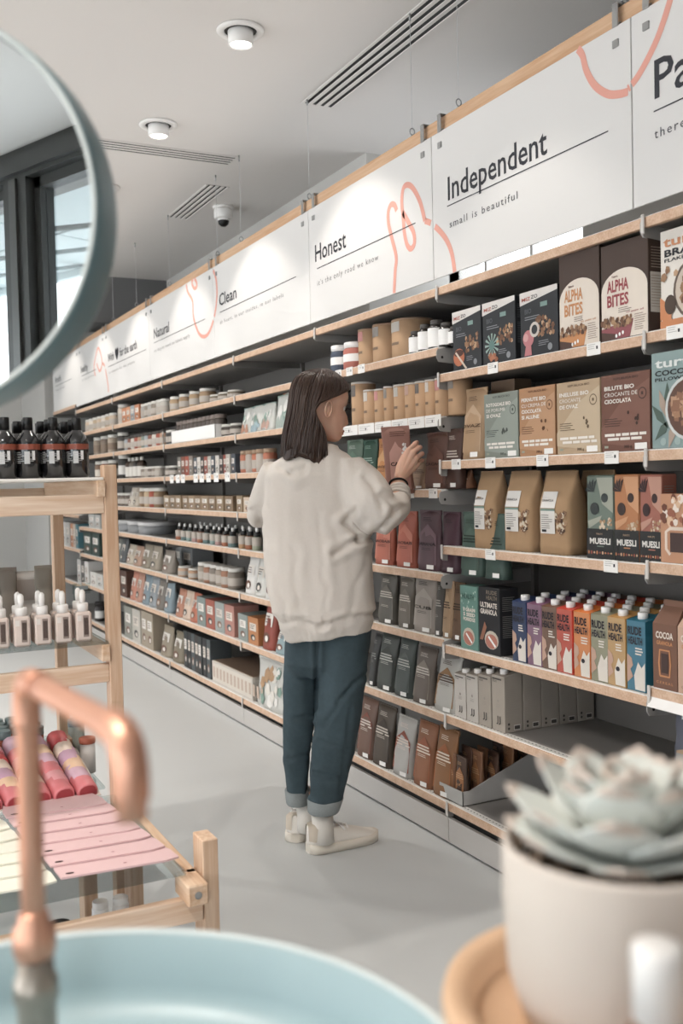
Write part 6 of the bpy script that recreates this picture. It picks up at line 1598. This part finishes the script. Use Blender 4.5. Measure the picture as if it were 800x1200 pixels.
for pl_ in ([CF(bx, bd, zt_ - .030), CF(bx, bd, zt_ - .014), CF(bx + dv.x * .004, bd + dv.y * .004, zt_ - .003), CF(bx + dv.x * .014, bd + dv.y * .014, zt_), CF(bx + dv.x * .03, bd + dv.y * .03, zt_)],
            [CF(ex - dv.x * .03, ed - dv.y * .03, zt_), CF(ex - dv.x * .016, ed - dv.y * .016, zt_), CF(ex - dv.x * .005, ed - dv.y * .005, zt_ - .005), CF(ex, ed, zt_ - .016), CF(ex, ed, zt_ - .03)]):
    m = MB(); m.tube(smooth_curve([tuple(p) for p in pl_], 4), .0088, COP, 20); m.build('elbow', tp)
c_ = CF(bx, bd)
m = MB(); m.lathe([(.0078, 1.013), (.0095, 1.011), (.0095, 1.006), (.013, 1.002), (.0135, .990), (.012, .984)], COP, c_.x, c_.y, 28); m.build('coupling', tp)
m = MB(); m.lathe([(.0115, .985), (.0115, .972), (.0138, .970), (.0145, .958), (.0125, .955), (.0125, .912), (.02, .906), (.021, .9030)], M('#a39a90', .3, metal=.7), c_.x, c_.y, 28); m.build('valve_body', tp)

# ================================================================== plant on its tray, amber bottle
tc = CF(.161, .560, .8805)
tr = thing('wooden_tray', 'round turned wooden tray under the succulent pot', 'tray', tuple(tc))
TW_ = M('#d6b393', .5, noise_amt=.12, scale=20, stretch=(1, .1, 1))
m = MB(); m.lathe([(.085, 0), (.100, .02), (.110, .096), (.108, .103), (.104, .104), (.094, .100), (.091, .086), (.07, .083), (.004, .083)], TW_, n=72); m.build('dish', tr)
pot = thing('plant_pot', 'matte pale concrete pot with a grey-white succulent', 'pot', tuple(CF(.159, .566, .964)))
CON = M('#cfc5bc', .85, noise_amt=.07, scale=14, bump=.15, spec=.2)
m = MB(); m.lathe([(.052, 0), (.060, .004), (.068, .03), (.0705, .07), (.0705, .103), (.069, .107), (.0665, .105), (.0655, .094), (.002, .092)], CON, n=72); m.build('pot_body', pot)
m = MB(); m.lathe([(.066, .0922), (.04, .096), (.003, .097)], M('#4a3c33', 1, noise_amt=.4, scale=120, bump=.8), n=36, caps=False); m.build('soil', pot)
m = MB(); rr = random.Random(2)
for k in range(90):
    a = rr.random() * 6.28; r_ = .02 + .043 * math.sqrt(rr.random()); x, y = r_ * math.cos(a), r_ * math.sin(a); s_ = .0018 + .002 * rr.random()
    m.box(x - s_, x + s_, y - s_, y + s_, .094, .096 + s_ * 1.6, M('#8a7a6c', .9), s_ * .4)
tag(m.build('soil_grit', pot), kind='stuff')
suc = thing('succulent', 'grey-white rosette succulent with thick pointed leaves', 'plant', tuple(CF(.159, .566, 1.060)))
LEAF = M('#dcdfda', .65, noise_amt=.07, scale=22, spec=.25, name='succulent_leaf'); TIP = M('#cdbfb4', .6, noise_amt=.05)
def leaf_mesh(L, wd, th, mt_, curl):
    b = MB(); rings = []
    for i in range(11):
        u = i / 10
        wv = wd * ((.42 + .58 * math.sin(PI / 2 * u / .62)) if u < .62 else max(0, math.cos(PI / 2 * (u - .62) / .38)) ** .72); wv = max(wv, .0009)
        t_ = th * (1 - u * .75); z_ = curl * u * u * L
        rings.append([(wv * math.cos(a), u * L, z_ + t_ * math.sin(a) * (1 if math.sin(a) < 0 else .45) - .25 * t_ * (1 - abs(math.cos(a)))) for a in [2 * PI * j / 14 for j in range(14)]])
    b.loft(rings, mt_)
    tp_ = [[(p[0] * 1.03, p[1] + .0008, p[2] + (.0004 if p[2] > rings[i][0][2] else -.0004)) for p in rings[i]] for i in (9, 10)]
    b.loft(tp_, TIP, caps=False)
    return b
k = 0
for ring_i, (nl, L, wd, elev, z0) in enumerate(((8, .072, .0225, 2, .000), (8, .070, .0235, 15, .005), (8, .062, .0225, 29, .010), (6, .050, .0200, 43, .014), (5, .036, .0150, 58, .018), (3, .02, .009, 75, .02))):
    base = leaf_mesh(L, wd, .0075, LEAF, .22)
    me = None
    for i in range(nl):
        a = 2 * PI * (i + .5 * (ring_i % 2)) / nl + ring_i * .35 + rr.uniform(-.08, .08)
        if me is None: o = base.build('leaf', suc); me = o.data
        else: o = bpy.data.objects.new('leaf', me); col.objects.link(o); o.parent = suc
        s_ = rr.uniform(.88, 1.06); o.scale = (s_, s_, s_)
        o.rotation_euler = (Matrix.Rotation(a, 4, 'Z') @ Matrix.Rotation(R(elev + rr.uniform(-4, 4)), 4, 'X')).to_euler(); o.location = (0, 0, z0)
ab = thing('serum_bottle', 'small amber bottle with white cap in front of the pot', 'bottle', tuple(CF(.134, .430, .8735)))
AMB = M('#c07a4a', .12, noise_amt=.02, spec=.7, trans=.55)
m = MB(); m.lathe([(.016, 0), (.0185, .003), (.0185, .140), (.0175, .152), (.0120, .163), (.010, .166), (.010, .17)], AMB, n=36); m.build('bottle_body', ab)
m = MB(); m.lathe([(.0110, .166), (.0112, .196), (.0106, .1995), (.004, .200)], WHITE, n=32); m.build('cap', ab)
